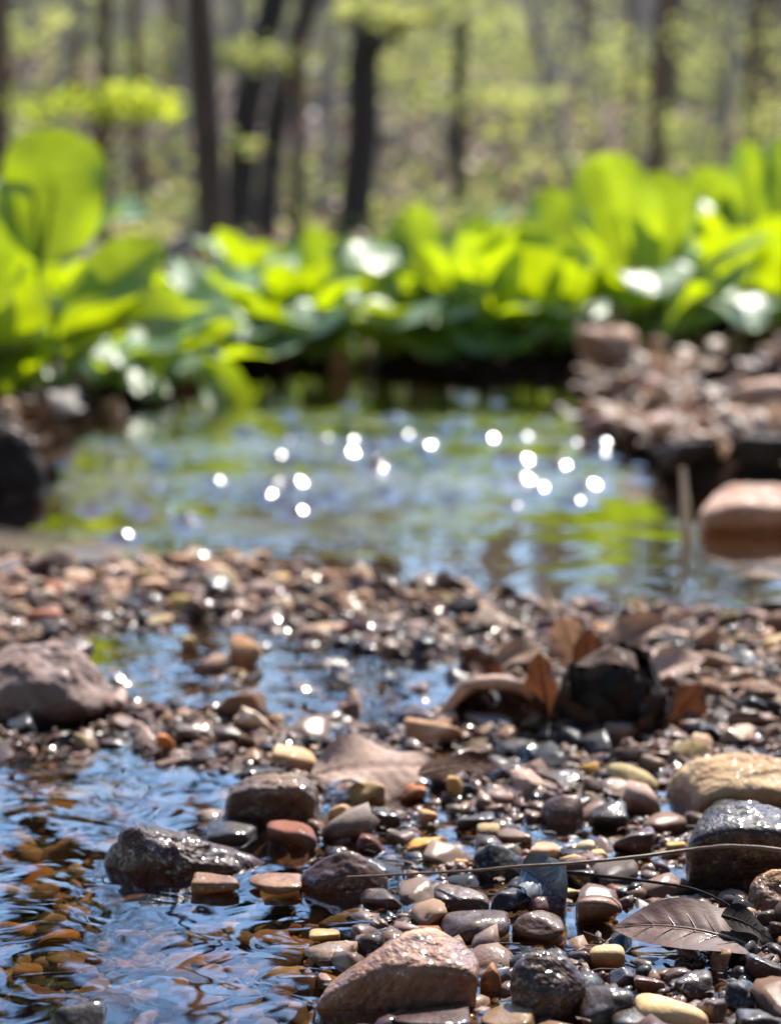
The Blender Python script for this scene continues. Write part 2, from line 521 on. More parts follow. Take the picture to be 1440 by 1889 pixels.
wx = np.concatenate([np.linspace(-5, -0.72, 16)[:-1], np.linspace(-0.72, 0.72, 480), np.linspace(0.72, 5, 16)[1:]])
wy = np.concatenate([np.linspace(-3, 1.14, 22)[:-1], np.linspace(1.14, 2.45, 440), np.linspace(2.45, 4.2, 10)[1:]])
XX, YY = np.meshgrid(wx, wy, indexing='ij')
WP = np.stack([XX.ravel(), YY.ravel()], 1)
_wr = np.random.default_rng(21)
env = sstep(WP[:, 1] - 1.4 * np.maximum(WP[:, 0], 0), 1.20, 1.36) * sstep(WP[:, 1], 2.3, 1.95) * sstep(np.abs(WP[:, 0]), 0.70, 0.55)
lowf = Waves(_wr, 1.0, 8, 2)(WP * np.array([1.6, 5.0]) @ np.array([[1, 0.25], [-0.1, 1]]))
env = env * sstep(lowf, -0.9, 0.3)
WZ = env * (0.00075 * Waves(_wr, 20, 24, 2)(WP) + 0.0005 * Waves(_wr, 42, 24, 2)(WP))
# short steep wavelets added and shaped to catch the sun as glints
for (qx, qy) in [(110, 862), (455, 802), (512, 846), (690, 824), (786, 826), (800, 862), (895, 808), (966, 808), (930, 846), (969, 848), (964, 888), (568, 922),
                 (547, 948), (345, 970), (256, 948), (229, 992), (168, 940), (551, 798), (645, 750), (745, 805), (905, 812), (1112, 820), (860, 735), (915, 745), (600, 810), (535, 765), (400, 890), (340, 958), (250, 940)] + [(_wr.uniform(200, 1150), _wr.uniform(770, 940)) for _ in range(34)]:
    a_, b_ = ground(qx, qy)
    s_ = _wr.uniform(0.0045, 0.0085)
    r2 = ((WP[:, 0] - a_) / 1.05) ** 2 + (WP[:, 1] - b_) ** 2
    WZ = WZ + 0.92 * s_ * np.exp(-r2 / (2 * s_ * s_)) * _wr.uniform(0.9, 1.1)
me = mesh_np('water', np.column_stack([WP, WZ]), grid_faces(len(wx), len(wy)))
tag(link('water', me, M['water']), None, None, kind='structure')

# ------------------------------------------------------------------ rocks
def hull_planes(pts):
    bm = bmesh.new()
    for p in pts:
        bm.verts.new(p)
    bmesh.ops.convex_hull(bm, input=bm.verts)
    c = np.mean([v.co[:] for v in bm.verts if v.link_faces], axis=0)
    N, D = [], []
    bm.normal_update()
    for f in bm.faces:
        n = np.array(f.normal[:]); d = float(n @ (np.array(f.verts[0].co[:]) - c))
        if d < 0: n, d = -n, -d
        if d > 1e-6:
            N.append(n); D.append(d)
    bm.free()
    return np.array(N), np.array(D), c

def soft_poly(dirs, N, D, p):
    q = np.maximum(dirs @ N.T / D, 1e-6)
    m = q.max(1, keepdims=True)
    return 1.0 / (m[:, 0] * ((q / m) ** p).sum(1) ** (1.0 / p))

def displace(V, size, rng, rough, detail=1.0):
    nrm = V / (np.linalg.norm(V, axis=1, keepdims=True) + 1e-9)
    d = 0.030 * Waves(rng, 0.55 / size)(V) + 0.016 * Waves(rng, 1.3 / size, 14)(V) + 0.011 * Waves(rng, 3.5 / size, 18)(V) * detail + 0.005 * Waves(rng, 8.0 / size, 20)(V) * detail
    r = 0.012 * np.abs(Waves(rng, 5.0 / size, 22)(V)) * detail
    return V + nrm * ((d - r) * size * rough)[:, None]

def rand_rock(rng, w, d, h, planes=9, p=9, rough=1.0, sub=4):
    V, Fc = ico(sub)
    N = rng.normal(size=(planes, 3)); N /= np.linalg.norm(N, axis=1, keepdims=True)
    N = np.vstack([N, [[0, 0, 1], [0, 0, -1], [1, 0, 0], [-1, 0, 0], [0, 1, 0], [0, -1, 0]]])
    D = rng.uniform(0.55, 1.0, len(N)); D[-6:] = 1.0
    r = soft_poly(V, N, D, p)
    P = V * r[:, None]
    P /= np.abs(P).max(0)
    P = P * np.array([w / 2, d / 2, h / 2])
    P = displace(P, (w * d * h) ** (1 / 3) / 2, rng, rough)
    return P, Fc

def outline_rock(rng, pts, depth, p=12, rough=1.0, sub=5, front=0.62, back=0.6, fpts=None):
    """pts: silhouette (x, z) in metres; given thickness 'depth' with faces sloping in towards front and back"""
    pts = np.array(pts, float)
    c = pts.mean(0)
    q = []
    for (x, z) in pts:
        q.append((x, rng.uniform(-0.12, 0.12) * depth, z))
        fx, fz = c + (np.array([x, z]) - c) * front
        if fpts is None: q.append((fx, -depth * rng.uniform(0.40, 0.5), fz if fz < c[1] else c[1] + (fz - c[1]) * 0.7))
        bx, bz = c + (np.array([x, z]) - c) * back
        q.append((bx, depth * rng.uniform(0.40, 0.5), bz))
    for (x, z) in (fpts or []):
        q.append((x, -depth * (0.5 if z > c[1] * 0.5 else 0.36), z))
    N, D, cc = hull_planes(q)
    V, Fc = ico(sub)
    P = V * soft_poly(V, N, D, p)[:, None]
    size = float(np.prod(P.max(0) - P.min(0)) ** (1 / 3) / 2)
    P = displace(P, size, rng, rough)
    return P + cc, Fc

REFS = []      # (short name, x, y) of stones one can find again; used to say where small pebbles lie
OCC = []       # occupied discs (x, y, r)

def put_rock(name, P, Fc, loc, color, dryline, label, group=None, mat='stone', cat=None, ref=None, rot=0.0):
    me = mesh_np(name, P, Fc)
    o = link(name, me, M[mat])
    o.location = loc
    o.rotation_euler[2] = rot
    o.color = (*color, dryline * 10.0)
    tag(o, label, cat or name.replace('_', ' '), group)
    r = float(max(np.abs(P[:, 0]).max(), np.abs(P[:, 1]).max()))
    ry = float(np.abs(P[:, 1]).max()); rx = float(np.abs(P[:, 0]).max())
    nn = max(1, int(round(rx / max(ry, 1e-4))))
    for q in range(nn):
        OCC.append((loc[0] + (0 if nn == 1 else (q / (nn - 1) - 0.5) * 2 * (rx - ry) ), loc[1] - ry * 0.15, min(rx, ry)))
    if ref:
        REFS.append((ref, loc[0], loc[1]))
    return o

TAN = (0.46, 0.31, 0.205); PINK = (0.46, 0.33, 0.27); DBR = (0.085, 0.052, 0.038); GREY = (0.22, 0.18, 0.155)
BLK = (0.022, 0.019, 0.020); CREAM = (0.74, 0.54, 0.27); AMBER = (0.55, 0.27, 0.055); RUST = (0.30, 0.10, 0.045)
PLUM = (0.15, 0.085, 0.09); OLIVE = (0.26, 0.20, 0.09); BEIGE = (0.60, 0.47, 0.35); BROWN = (0.24, 0.135, 0.08)
BLUEG = (0.17, 0.17, 0.20); SAND = (0.48, 0.33, 0.17)

def px_rock(name, x0, x1, yt, yb, color, label, ref=None, planes=8, p=8, rough=0.8, dry=0.02, depth=0.75, seed=0, mat='stone',
            sink=0.35, sub=4, group=None, rot=0.0, z0=0.0):
    """a stone that the photo shows between these columns and rows; it stands on level z0 at row yb"""
    gx, gy = ground((x0 + x1) / 2, yb, z0)
    s = scale_at(gy)
    w = (x1 - x0) / s
    d = w * depth
    el = (yb - 380) / FPX
    h = max((yb - yt) / s - 0.42 * d * el, 0.22 * w * 0.6)
    rng = np.random.default_rng(seed * 7919 + int(x0 + 2000) * 31 + int(yt))
    tot = h * (1 + sink)
    P, Fc = rand_rock(rng, w, d, tot, planes, p, rough, sub)
    return put_rock(name, P, Fc, (gx, gy + d * 0.42, z0 + h - tot / 2), color, dry, label, group, mat, ref=ref, rot=rot)

def px_outline(name, pts, yb, depth_px, color, label, ref=None, dry=0.02, seed=1, mat='stone', p=12, rough=1.0, z0=0.0, front=0.62, back=0.6, below=0.012, fp=None):
    xs_ = [q[0] for q in pts]
    cx = (min(xs_) + max(xs_)) / 2
    gx, gy = ground(cx, yb, z0)
    s0 = scale_at(gy)
    D = gy + depth_px / s0 * 0.45
    q = []
    for (x, y) in pts:
        w = at(x, y, D)
        q.append((w.x - gx, w.z - z0))
    lo = min(z for _, z in q)
    q = [(x, z if z > lo + 0.004 else -below) for x, z in q]
    fq = None
    if fp:
        Df = D - depth_px / s0 * 0.5
        fq = [(at(x, y, Df).x - gx, at(x, y, Df).z - z0) for x, y in fp]
        fq += [(x * 0.93, -below) for x, z in fq]
    P, Fc = outline_rock(np.random.default_rng(seed), q, depth_px / s0, p, rough, 5, front, back, fq)
    return put_rock(name, P, Fc, (gx, D, z0), color, dry, label, mat=mat, ref=ref)

# large stones whose outline the photo shows
px_outline('rock', [(566, 1842), (610, 1808), (680, 1762), (735, 1716), (800, 1712), (868, 1742), (890, 1788), (880, 1835), (820, 1862), (640, 1862)],
           1862, 200, (0.58, 0.38, 0.28), 'tan topped brown rock with a dark wet front at the pool edge', 'tan-topped brown rock', dry=0.0145, seed=11, rough=0.9, p=26, mat='pitted', fp=[(580, 1848), (650, 1826), (718, 1786), (850, 1782), (884, 1796)])
px_outline('rock', [(918, 1800), (940, 1752), (1000, 1738), (1062, 1752), (1100, 1795), (1106, 1850), (1060, 1882), (960, 1876), (925, 1850)],
           1884, 150, (0.16, 0.105, 0.085), 'dark knobbly wet rock glittering right of the tan topped rock', 'dark knobbly rock', dry=0.08, seed=12, mat='pitted', p=7, rough=1.5)
px_outline('boulder', [(1262, 1640), (1258, 1560), (1275, 1500), (1330, 1476), (1400, 1478), (1470, 1500), (1500, 1580), (1490, 1640)],
           1640, 190, (0.115, 0.085, 0.07), 'largest dark boulder with black front behind the long twig', 'dark boulder', dry=0.030, seed=13, mat='pitted', rough=1.0, p=18, z0=0.001, fp=[(1268, 1545), (1330, 1530), (1420, 1528), (1500, 1545)])
px_outline('rock', [(1196, 1506), (1222, 1440), (1262, 1405), (1330, 1390), (1420, 1396), (1530, 1420), (1560, 1470), (1540, 1506)],
           1506, 240, (0.50, 0.35, 0.20), 'wide pitted sandy tan rock behind the dark boulder', 'pitted sandy rock', dry=0.004, seed=14, mat='pitted', rough=1.3, p=18)
px_outline('rock', [(-60, 1330), (-50, 1230), (0, 1196), (80, 1186), (140, 1196), (185, 1235), (218, 1290), (212, 1320), (120, 1338)],
           1338, 230, (0.27, 0.20, 0.18), 'big greyish pink rock with a pale lit right edge at the left', 'greyish pink rock', dry=0.006, seed=15, p=24, rough=2.0, mat='pitted')
px_outline('rock', [(1274, 970), (1282, 934), (1312, 904), (1350, 892), (1440, 894), (1540, 902), (1590, 940), (1580, 980)],
           985, 200, (0.55, 0.37, 0.29), 'pinkish rock lying in the stream by the right bank', 'pinkish stream rock', dry=0.004, seed=16, p=30, rough=1.5, mat='pitted', fp=[(1300, 952), (1360, 930), (1440, 950), (1560, 956)])
px_outline('rock', [(186, 1604), (200, 1560), (226, 1518), (250, 1516), (278, 1540), (350, 1545), (420, 1560), (480, 1580), (502, 1590), (480, 1612), (260, 1614)],
           1612, 130, (0.13, 0.075, 0.06), 'jagged black brown wet rock standing in the near pool', 'jagged black-brown rock', dry=0.1, seed=17, mat='pitted', p=30, rough=2.2)
px_outline('rock', [(412, 1512), (414, 1476), (432, 1452), (470, 1428), (530, 1420), (580, 1438), (592, 1475), (575, 1512), (520, 1528), (440, 1526)],
           1524, 130, (0.26, 0.19, 0.14), 'black fronted rock with a tan crusted top beside the pool', 'black-fronted rock', dry=0.014, seed=18, p=22, rough=1.9, mat='pitted', fp=[(414, 1472), (450, 1452), (540, 1454), (585, 1474)])
px_outline('rock', [(1372, 1655), (1378, 1618), (1410, 1600), (1460, 1602), (1500, 1630), (1510, 1700), (1440, 1712), (1380, 1708)],
           1710, 130, (0.46, 0.29, 0.16), 'orange tan rock with a dark hollow right of the brown leaf', 'orange-tan rock', dry=0.012, seed=19, mat='pitted', p=12, rough=1.5)
px_outline('stone', [(990, 1500), (1000, 1478), (1040, 1462), (1072, 1468), (1080, 1495), (1068, 1522), (1010, 1524)],
           1522, 70, (0.32, 0.24, 0.24), 'greyish purple angular stone with a dark left face', 'greyish purple stone', dry=0.010, seed=20, p=18, rough=0.6)
px_outline('stone', [(860, 1610), (868, 1575), (898, 1550), (930, 1556), (985, 1596), (985, 1622), (880, 1622)],
           1622, 80, (0.035, 0.030, 0.030), 'black angular wedge stone under the long twig', 'black wedge stone', dry=0.1, seed=21, p=20, rough=0.8)
px_outline('stone', [(540, 1622), (560, 1600), (610, 1572), (650, 1562), (682, 1590), (725, 1618), (730, 1648), (620, 1650), (560, 1640)],
           1648, 90, (0.17, 0.09, 0.055), 'reddish brown wedge stone half in the near pool', 'reddish brown wedge', dry=0.1, seed=22, p=16, rough=1.0)

ROWS = [
 # x0, x1, top, base, colour, label, ref, planes, p, dry, rough
 (1085, 1156, 1740, 1790, CREAM, 'smooth cream pebble between the grey slate chip and the dark knobbly rock', 'cream pebble', 3, 4, 0.004, 0.25),
 (1172, 1314, 1832, 1900, CREAM, 'biggest glossy cream pebble at the very bottom edge', 'biggest cream pebble', 3, 4, 0.0, 0.25),
 (1128, 1255, 1862, 1912, (0.10, 0.085, 0.04), 'dark olive speckled pebble leaning in front of the biggest cream pebble', None, 4, 5, 0.1, 0.5),
 (872, 1002, 1856, 1900, SAND, 'flat sandy tan stone below the dark knobbly rock', 'flat sandy stone', 6, 8, 0.002, 0.5),
 (884, 926, 1772, 1832, (0.48, 0.24, 0.10), 'small orange tan upright chip between the two nearest rocks', None, 8, 12, 0.004, 0.8),
 (712, 872, 1858, 1905, PLUM, 'dark plum flat stone under the tan topped rock', 'plum flat stone', 8, 12, 0.1, 0.8),
 (1066, 1182, 1822, 1886, DBR, 'dark brown wet stone right of the dark knobbly rock', None, 8, 9, 0.1, 0.9),
 (1162, 1228, 1794, 1832, (0.34, 0.14, 0.08), 'reddish brown pebble above the biggest cream pebble', None, 6, 7, 0.02, 0.8),
 (1312, 1352, 1744, 1794, (0.58, 0.36, 0.22), 'light tan block shaped pebble below the brown leaf', 'light tan block', 8, 12, 0.006, 0.7),
 (806, 946, 1675, 1738, (0.15, 0.09, 0.06), 'dark brown oval stone behind the tan topped rock', 'dark brown oval stone', 6, 6, 0.1, 0.8),
 (942, 1056, 1682, 1738, (0.24, 0.15, 0.075), 'olive brown lump with a tan end right of the oval stone', None, 8, 9, 0.014, 1.0),
 (1062, 1162, 1643, 1704, (0.42, 0.27, 0.20), 'speckled pink tan granite pebble in the wet gravel', 'speckled granite pebble', 8, 8, 0.006, 1.0),
 (798, 906, 1636, 1682, (0.22, 0.12, 0.07), 'flat brown stone left of the blue grey leaf', None, 8, 12, 0.02, 0.8),
 (902, 986, 1640, 1684, (0.07, 0.055, 0.05), 'black stone in front of the black wedge stone', None, 8, 9, 0.1, 1.0),
 (972, 1058, 1650, 1692, (0.26, 0.11, 0.10), 'plum red stone beside the speckled granite pebble', None, 9, 10, 0.02, 1.0),
 (1122, 1228, 1410, 1462, (0.42, 0.34, 0.17), 'olive tan smooth stone left of the pitted sandy rock', 'olive-tan stone', 5, 6, 0.0, 0.5),
 (963, 1036, 1554, 1600, (0.62, 0.42, 0.27), 'smooth peach beige pebble behind the long twig', 'peach beige pebble', 4, 5, 0.0, 0.3),
 (1058, 1100, 1550, 1580, (0.74, 0.60, 0.36), 'pale cream pebble, the left one of a touching pair', None, 4, 5, 0.0, 0.4),
 (1088, 1124, 1562, 1590, (0.70, 0.52, 0.26), 'pale yellow pebble, the right one of a touching pair', None, 4, 5, 0.0, 0.4),
 (878, 932, 1520, 1548, SAND, 'small sandy pebble resting against the beige brown one', None, 4, 5, 0.0, 0.4),
 (916, 984, 1526, 1564, (0.44, 0.30, 0.19), 'beige brown rounded pebble behind the black wedge stone', None, 5, 6, 0.004, 0.5),
 (738, 814, 1538, 1576, (0.70, 0.36, 0.09), 'bright orange yellow angular pebble above the twig end', 'orange-yellow pebble', 7, 9, 0.0, 0.5),
 (1062, 1108, 1404, 1438, (0.62, 0.36, 0.09), 'yellow ochre pebble left of the olive tan stone', None, 5, 7, 0.0, 0.4),
 (822, 862, 1426, 1478, (0.66, 0.40, 0.14), 'upright golden pebble beyond the gravel middle', 'upright golden pebble', 6, 7, 0.0, 0.5),
 (728, 788, 1447, 1482, (0.40, 0.15, 0.06), 'rust orange rounded pebble left of the upright golden one', None, 5, 7, 0.0, 0.6),
 (1036, 1072, 1638, 1656, (0.66, 0.56, 0.24), 'tiny pale yellow oval pebble beside the blue grey leaf', None, 3, 4, 0.0, 0.2),
 (1228, 1266, 1552, 1580, (0.62, 0.44, 0.17), 'small yellow pebble touching the dark boulder', None, 6, 7, 0.0, 0.5),
 (762, 808, 1492, 1524, (0.52, 0.30, 0.13), 'ochre pebble right of the olive crusted one', None, 6, 7, 0.0, 0.6),
 (832, 864, 1582, 1602, (0.60, 0.33, 0.12), 'small orange tan pebble left of the black wedge stone', None, 5, 6, 0.0, 0.4),
 (376, 492, 1514, 1550, (0.07, 0.055, 0.055), 'smooth flat black stone between two dark pool rocks', None, 5, 7, 0.1, 0.4),
 (486, 592, 1518, 1566, (0.30, 0.12, 0.07), 'smooth red brown stone right of the flat black stone', 'red-brown stone', 5, 7, 0.004, 0.5),
 (604, 658, 1478, 1520, (0.58, 0.38, 0.20), 'light tan triangular pebble right of the black fronted rock', None, 7, 10, 0.0, 0.5),
 (638, 714, 1434, 1486, (0.40, 0.27, 0.11), 'olive crusted rounded stone beyond the black fronted rock', 'olive-crusted stone', 6, 7, 0.0, 1.2),
 (500, 592, 1374, 1424, (0.60, 0.40, 0.22), 'smooth sandy yellow stone behind the black fronted rock', None, 5, 7, 0.0, 0.5),
 (744, 858, 1324, 1378, (0.62, 0.40, 0.24), 'light tan slab stone left of the hollow curled leaf', 'light tan slab', 8, 12, 0.0, 0.5),
 (856, 954, 1312, 1352, (0.42, 0.38, 0.34), 'pale grey stone sheltered under the curled leaf', None, 6, 8, 0.0, 0.5),
 (44, 118, 1122, 1170, (0.55, 0.25, 0.16), 'terracotta block shaped stone behind the greyish pink rock', 'terracotta stone', 8, 12, 0.0, 0.4),
 (422, 484, 1166, 1232, (0.55, 0.30, 0.15), 'upright orange tan block in the shallow channel', 'upright orange block', 8, 9, 0.003, 0.8),
 (306, 362, 1098, 1134, (0.48, 0.36, 0.12), 'golden olive pebble at the head of the shallow channel', None, 5, 7, 0.0, 0.4),
 (268, 318, 1134, 1158, (0.62, 0.50, 0.30), 'cream oval pebble in the upper shallow channel', None, 4, 5, 0.0, 0.3),
 (332, 368, 1172, 1202, (0.56, 0.42, 0.18), 'round yellowish pebble left of the upright orange block', None, 4, 5, 0.0, 0.4),
 (286, 322, 1352, 1390, (0.66, 0.23, 0.06), 'bright orange pebble below the greyish pink rock', 'bright orange pebble', 5, 7, 0.0, 0.5),
 (550, 652, 1146, 1172, (0.55, 0.38, 0.26), 'long flat beige stone behind the channel', 'long flat beige stone', 8, 10, 0.0, 0.5),
 (480, 545, 1060, 1088, (0.60, 0.42, 0.20), 'yellowish flat stone on the stream side of the bar', None, 5, 7, 0.0, 0.4),
 (190, 262, 1040, 1066, (0.55, 0.38, 0.28), 'flat pinkish stone at the stream edge of the bar', None, 6, 8, 0.0, 0.5),
 (188, 236, 1064, 1100, (0.62, 0.40, 0.28), 'peach stone in front of the flat pinkish one', None, 7, 9, 0.0, 0.5),
 (240, 304, 1068, 1106, (0.58, 0.39, 0.26), 'angular tan stone right of the peach stone', None, 7, 9, 0.0, 0.6),
 (256, 306, 1028, 1058, (0.60, 0.42, 0.26), 'rounded tan stone furthest out by the stream', None, 6, 7, 0.0, 0.5),
 (308, 356, 1024, 1056, (0.56, 0.37, 0.22), 'tan stone with a dark underside at the stream edge', None, 7, 8, 0.003, 0.6),
 (372, 418, 1044, 1074, (0.58, 0.42, 0.28), 'light brown rounded stone, last of the row by the stream', None, 6, 7, 0.0, 0.5),
 (310, 345, 1084, 1110, (0.66, 0.50, 0.38), 'small pale stone behind the golden olive pebble', None, 6, 8, 0.0, 0.5),
 (8, 56, 1086, 1122, (0.60, 0.40, 0.28), 'tan stone beyond the terracotta one near the left edge', None, 7, 9, 0.0, 0.5),
 (98, 136, 1070, 1100, (0.58, 0.42, 0.30), 'small beige stone between stream and terracotta stone', None, 7, 9, 0.0, 0.5),
 (1124, 1186, 1780, 1822, BLUEG, 'grey slate chip tilted below the cream pebble', 'grey slate chip', 9, 22, 0.02, 0.2),
 (840, 915, 1500, 1532, (0.07, 0.055, 0.06), 'wet black pebble below the upright golden pebble', None, 7, 9, 0.1, 0.9),
 (690, 742, 1490, 1530, (0.09, 0.06, 0.05), 'wet chocolate pebble right of the olive crusted stone', None, 7, 9, 0.1, 0.9),
 (1080, 1160, 1480, 1530, (0.10, 0.075, 0.06), 'wet dark brown stone right of the greyish purple stone', None, 7, 9, 0.1, 1.0),
 (1130, 1220, 1525, 1580, (0.20, 0.13, 0.12), 'dull purple brown stone left of the dark boulder', None, 8, 10, 0.02, 0.9),
 (1040, 1100, 1600, 1640, (0.06, 0.05, 0.05), 'black pebble above the tiny yellow oval pebble', None, 7, 9, 0.1, 0.9),
 (1190, 1262, 1660, 1700, (0.30, 0.17, 0.10), 'wet orange brown stone behind the brown leaf', None, 7, 9, 0.02, 1.0),
 (1240, 1318, 1790, 1838, (0.13, 0.085, 0.07), 'dark wet stone behind the biggest cream pebble', None, 8, 10, 0.1, 1.0),
 (1330, 1412, 1810, 1862, (0.05, 0.045, 0.05), 'black glittering stone near the bottom right corner', 'black corner stone', 8, 10, 0.1, 1.0),
 (1378, 1450, 1760, 1812, (0.12, 0.08, 0.075), 'dark brown stone at the right edge below the leaf', None, 8, 10, 0.1, 1.0),
 (1290, 1345, 1840, 1885, (0.24, 0.16, 0.09), 'brown round stone right of the biggest cream pebble', None, 7, 8, 0.02, 0.9),
 (1362, 1450, 1866, 1915, (0.08, 0.06, 0.06), 'wet dark slab filling the bottom right corner', None, 9, 12, 0.1, 0.9),
 (660, 745, 1640, 1672, (0.13, 0.08, 0.06), 'low brown stone in front of the reddish brown wedge', None, 7, 9, 0.1, 0.9),
 (1395, 1470, 1104, 1156, (0.05, 0.04, 0.035), 'black stone where the bar meets the stream at right', None, 8, 9, 0.1, 1.0),
 (350, 450, 1612, 1648, (0.46, 0.26, 0.12), 'wet amber stone below the jagged rock', None, 7, 8, 0.004, 1.0),
 (446, 558, 1618, 1652, (0.52, 0.33, 0.20), 'wet glittering tan stone right of the amber one', 'glittering tan stone', 7, 8, 0.003, 1.2),
 (80, 190, 1846, 1940, (0.06, 0.042, 0.03), 'dark brown stone in the bottom left of the pool', 'bottom left pool stone', 7, 9, 0.1, 0.9),
 (568, 628, 1716, 1738, (0.66, 0.46, 0.18), 'pale yellow oval pebble left of the tan topped rock', None, 3, 4, 0.0, 0.2),
]
for i, (x0, x1, yt, yb, c, lab, ref, pl, pp, dry, ro) in enumerate(ROWS):
    big = (x1 - x0) >= 70
    px_rock('stone' if big else 'pebble', x0, x1, yt, yb, c, lab, ref, pl, pp, ro, dry, seed=i + 3, depth=0.75 if yb - yt < (x1 - x0) else 0.9)

# stones lying on the bed of the near pool
BED = [
 (16, 162, 1600, 1652, (0.50, 0.22, 0.06), 'large orange stone under water near the left edge', 'large underwater orange stone'),
 (228, 304, 1606, 1650, (0.46, 0.20, 0.06), 'rust orange stone under water below the jagged rock', None),
 (56, 148, 1712, 1760, (0.50, 0.23, 0.05), 'amber stone under water at the left of the pool', None),
 (346, 442, 1756, 1790, (0.32, 0.15, 0.10), 'reddish stone under water in the middle of the pool', 'reddish underwater stone'),
 (532, 618, 1676, 1712, (0.50, 0.32, 0.16), 'tan stone just under water behind the yellow oval pebble', None),
 (60, 140, 1480, 1520, (0.42, 0.24, 0.09), 'brown gold stone under water in the upper pool', None),
 (150, 230, 1455, 1480, (0.60, 0.42, 0.17), 'flat yellow stone at the surface of the upper pool', 'flat yellow pool stone'),
 (200, 260, 1440, 1462, (0.55, 0.36, 0.16), 'flat gold stone behind the flat yellow pool stone', None),
 (10, 70, 1420, 1450, (0.45, 0.33, 0.16), 'dull ochre stone at the far edge of the upper pool', None),
 (505, 580, 1735, 1770, (0.42, 0.24, 0.08), 'golden brown stone under water by the tan topped rock', None),
 (230, 330, 1820, 1860, (0.35, 0.20, 0.12), 'dull pink brown stone under water at the pool bottom', None),
 (420, 520, 1850, 1890, (0.36, 0.25, 0.16), 'sand coloured stone under water at the bottom of the photo', None),
 (20, 90, 1780, 1815, (0.40, 0.22, 0.09), 'small ochre stone under water by the bottom left pool stone', None),
]
for i, (x0, x1, yt, yb, c, lab, ref) in enumerate(BED):
    z = Hp(*ground((x0 + x1) / 2, yb))
    z = min(z, -0.006)
    px_rock('stone', x0, x1, yt, yb, c, lab, ref, 6, 6, 0.7, 0.0, seed=200 + i, z0=z, sink=0.25)

# stones and earth lumps of the far right bank and the left bank
BANK = [
 (1060, 1180, 602, 690, (0.42, 0.27, 0.18), 'brown sloping rock at the foot of the tallest cabbage plant', 'brown bank rock'),
 (1185, 1225, 622, 690, (0.50, 0.34, 0.23), 'pale upright stone right of the brown sloping rock', None),
 (1225, 1262, 610, 640, (0.50, 0.36, 0.26), 'small tan stone below the pale green drooping leaf', None),
 (1120, 1180, 690, 745, (0.40, 0.25, 0.18), 'brown stone at the water under the brown sloping rock', None),
 (1290, 1350, 626, 662, (0.58, 0.42, 0.32), 'pale stone on top of the right bank', None),
 (1310, 1365, 668, 706, (0.55, 0.38, 0.27), 'peach stone in the middle of the right bank', None),
 (1180, 1240, 695, 740, (0.50, 0.35, 0.30), 'dusty pink stone on the right bank slope', None),
 (1070, 1150, 765, 800, (0.48, 0.33, 0.32), 'flat mauve stone lying at the waterline', 'flat mauve stone'),
 (1190, 1250, 760, 798, (0.55, 0.40, 0.35), 'pale pinkish stone right of the flat mauve stone', None),
 (1330, 1460, 700, 790, (0.60, 0.42, 0.32), 'broad peach coloured rock at the right edge of the bank', 'broad peach rock'),
 (600, 652, 640, 690, (0.50, 0.33, 0.20), 'tan stone in the water below the middle plants', None),
 (664, 710, 636, 680, (0.45, 0.36, 0.33), 'greyish stone beside the tan one at the far shore', None),
 (760, 812, 612, 668, (0.60, 0.42, 0.25), 'rounded golden tan stone on the far shore', None),
 (186, 232, 726, 780, (0.52, 0.36, 0.26), 'peach stone at the left bank under the drooping leaves', None),
 (-14, 30, 736, 800, (0.50, 0.34, 0.22), 'tan stone at the left edge below the plants', None),
 (1205, 1330, 806, 862, (0.05, 0.04, 0.035), 'long black stone on the waterline of the right bank', None),
 (1340, 1470, 800, 868, (0.04, 0.033, 0.03), 'black earth covered rock above the pinkish stream rock', None),
 (-60, 92, 770, 912, (0.03, 0.022, 0.018), 'black muddy rock at the waterline on the left', 'black muddy rock'),
]
for i, (x0, x1, yt, yb, c, lab, ref) in enumerate(BANK):
    zz = 0.0
    for _ in range(12):
        zz = 0.5 * zz + 0.5 * max(0.0, Hp(*ground((x0 + x1) / 2, yb, zz)))
    px_rock('rock' if x1 - x0 > 100 else 'stone', x0, x1, yt, yb, c, lab, ref, 9, 9, 1.8, 0.0, seed=300 + i, mat='pitted', z0=zz, depth=0.8)
# more stones of the right bank, each found by its neighbour
brg = np.random.default_rng(17)
BREF = [('brown sloping bank rock', *ground(1120, 690)), ('flat mauve stone', *ground(1110, 800)), ('broad peach rock', *ground(1395, 790)), ('long black waterline stone', *ground(1267, 862))]
seen_ = set()
for i in range(34):
    px, py = brg.uniform(1090, 1500), brg.uniform(630, 850)
    zz = 0.0
    for _ in range(12):
        zz = 0.5 * zz + 0.5 * max(0.0, Hp(*ground(px, py, zz)))
    x, y = ground(px, py, zz)
    if sdist(np.array([[x, y]]), LAND)[0] < 0.0 or any((a - x) ** 2 + (b - y) ** 2 < (q * 0.8) ** 2 for a, b, q in OCC[-60:]): continue
    w = brg.uniform(26, 70)
    cn, cc = [('dusty pink', (0.50, 0.35, 0.29)), ('brown', (0.30, 0.19, 0.13)), ('peach', (0.58, 0.40, 0.29)), ('black', (0.04, 0.034, 0.032)), ('grey brown', (0.33, 0.26, 0.22))][int(brg.integers(5))]
    lab = None
    for nm, rx_, ry_ in sorted(BREF, key=lambda q: (q[1] - x) ** 2 + (q[2] - y) ** 2):
        sd = ('right of' if x > rx_ else 'left of') if abs(x - rx_) * 2 > abs(y - ry_) else ('beyond' if y > ry_ else 'in front of')
        for sz in (('small',) if w < 42 else ('larger',)):
            cnd = f'{sz} {cn} bank stone {sd} the {nm}'
            if cnd not in seen_ and lab is None: lab = cnd
    if lab is None: continue
    seen_.add(lab)
    px_rock('stone', px - w / 2, px + w / 2, py - w * brg.uniform(0.4, 0.7), py, cc, lab, None, 8, 16, 0.9, 0.0, seed=500 + i, z0=zz, depth=0.8, sub=3)

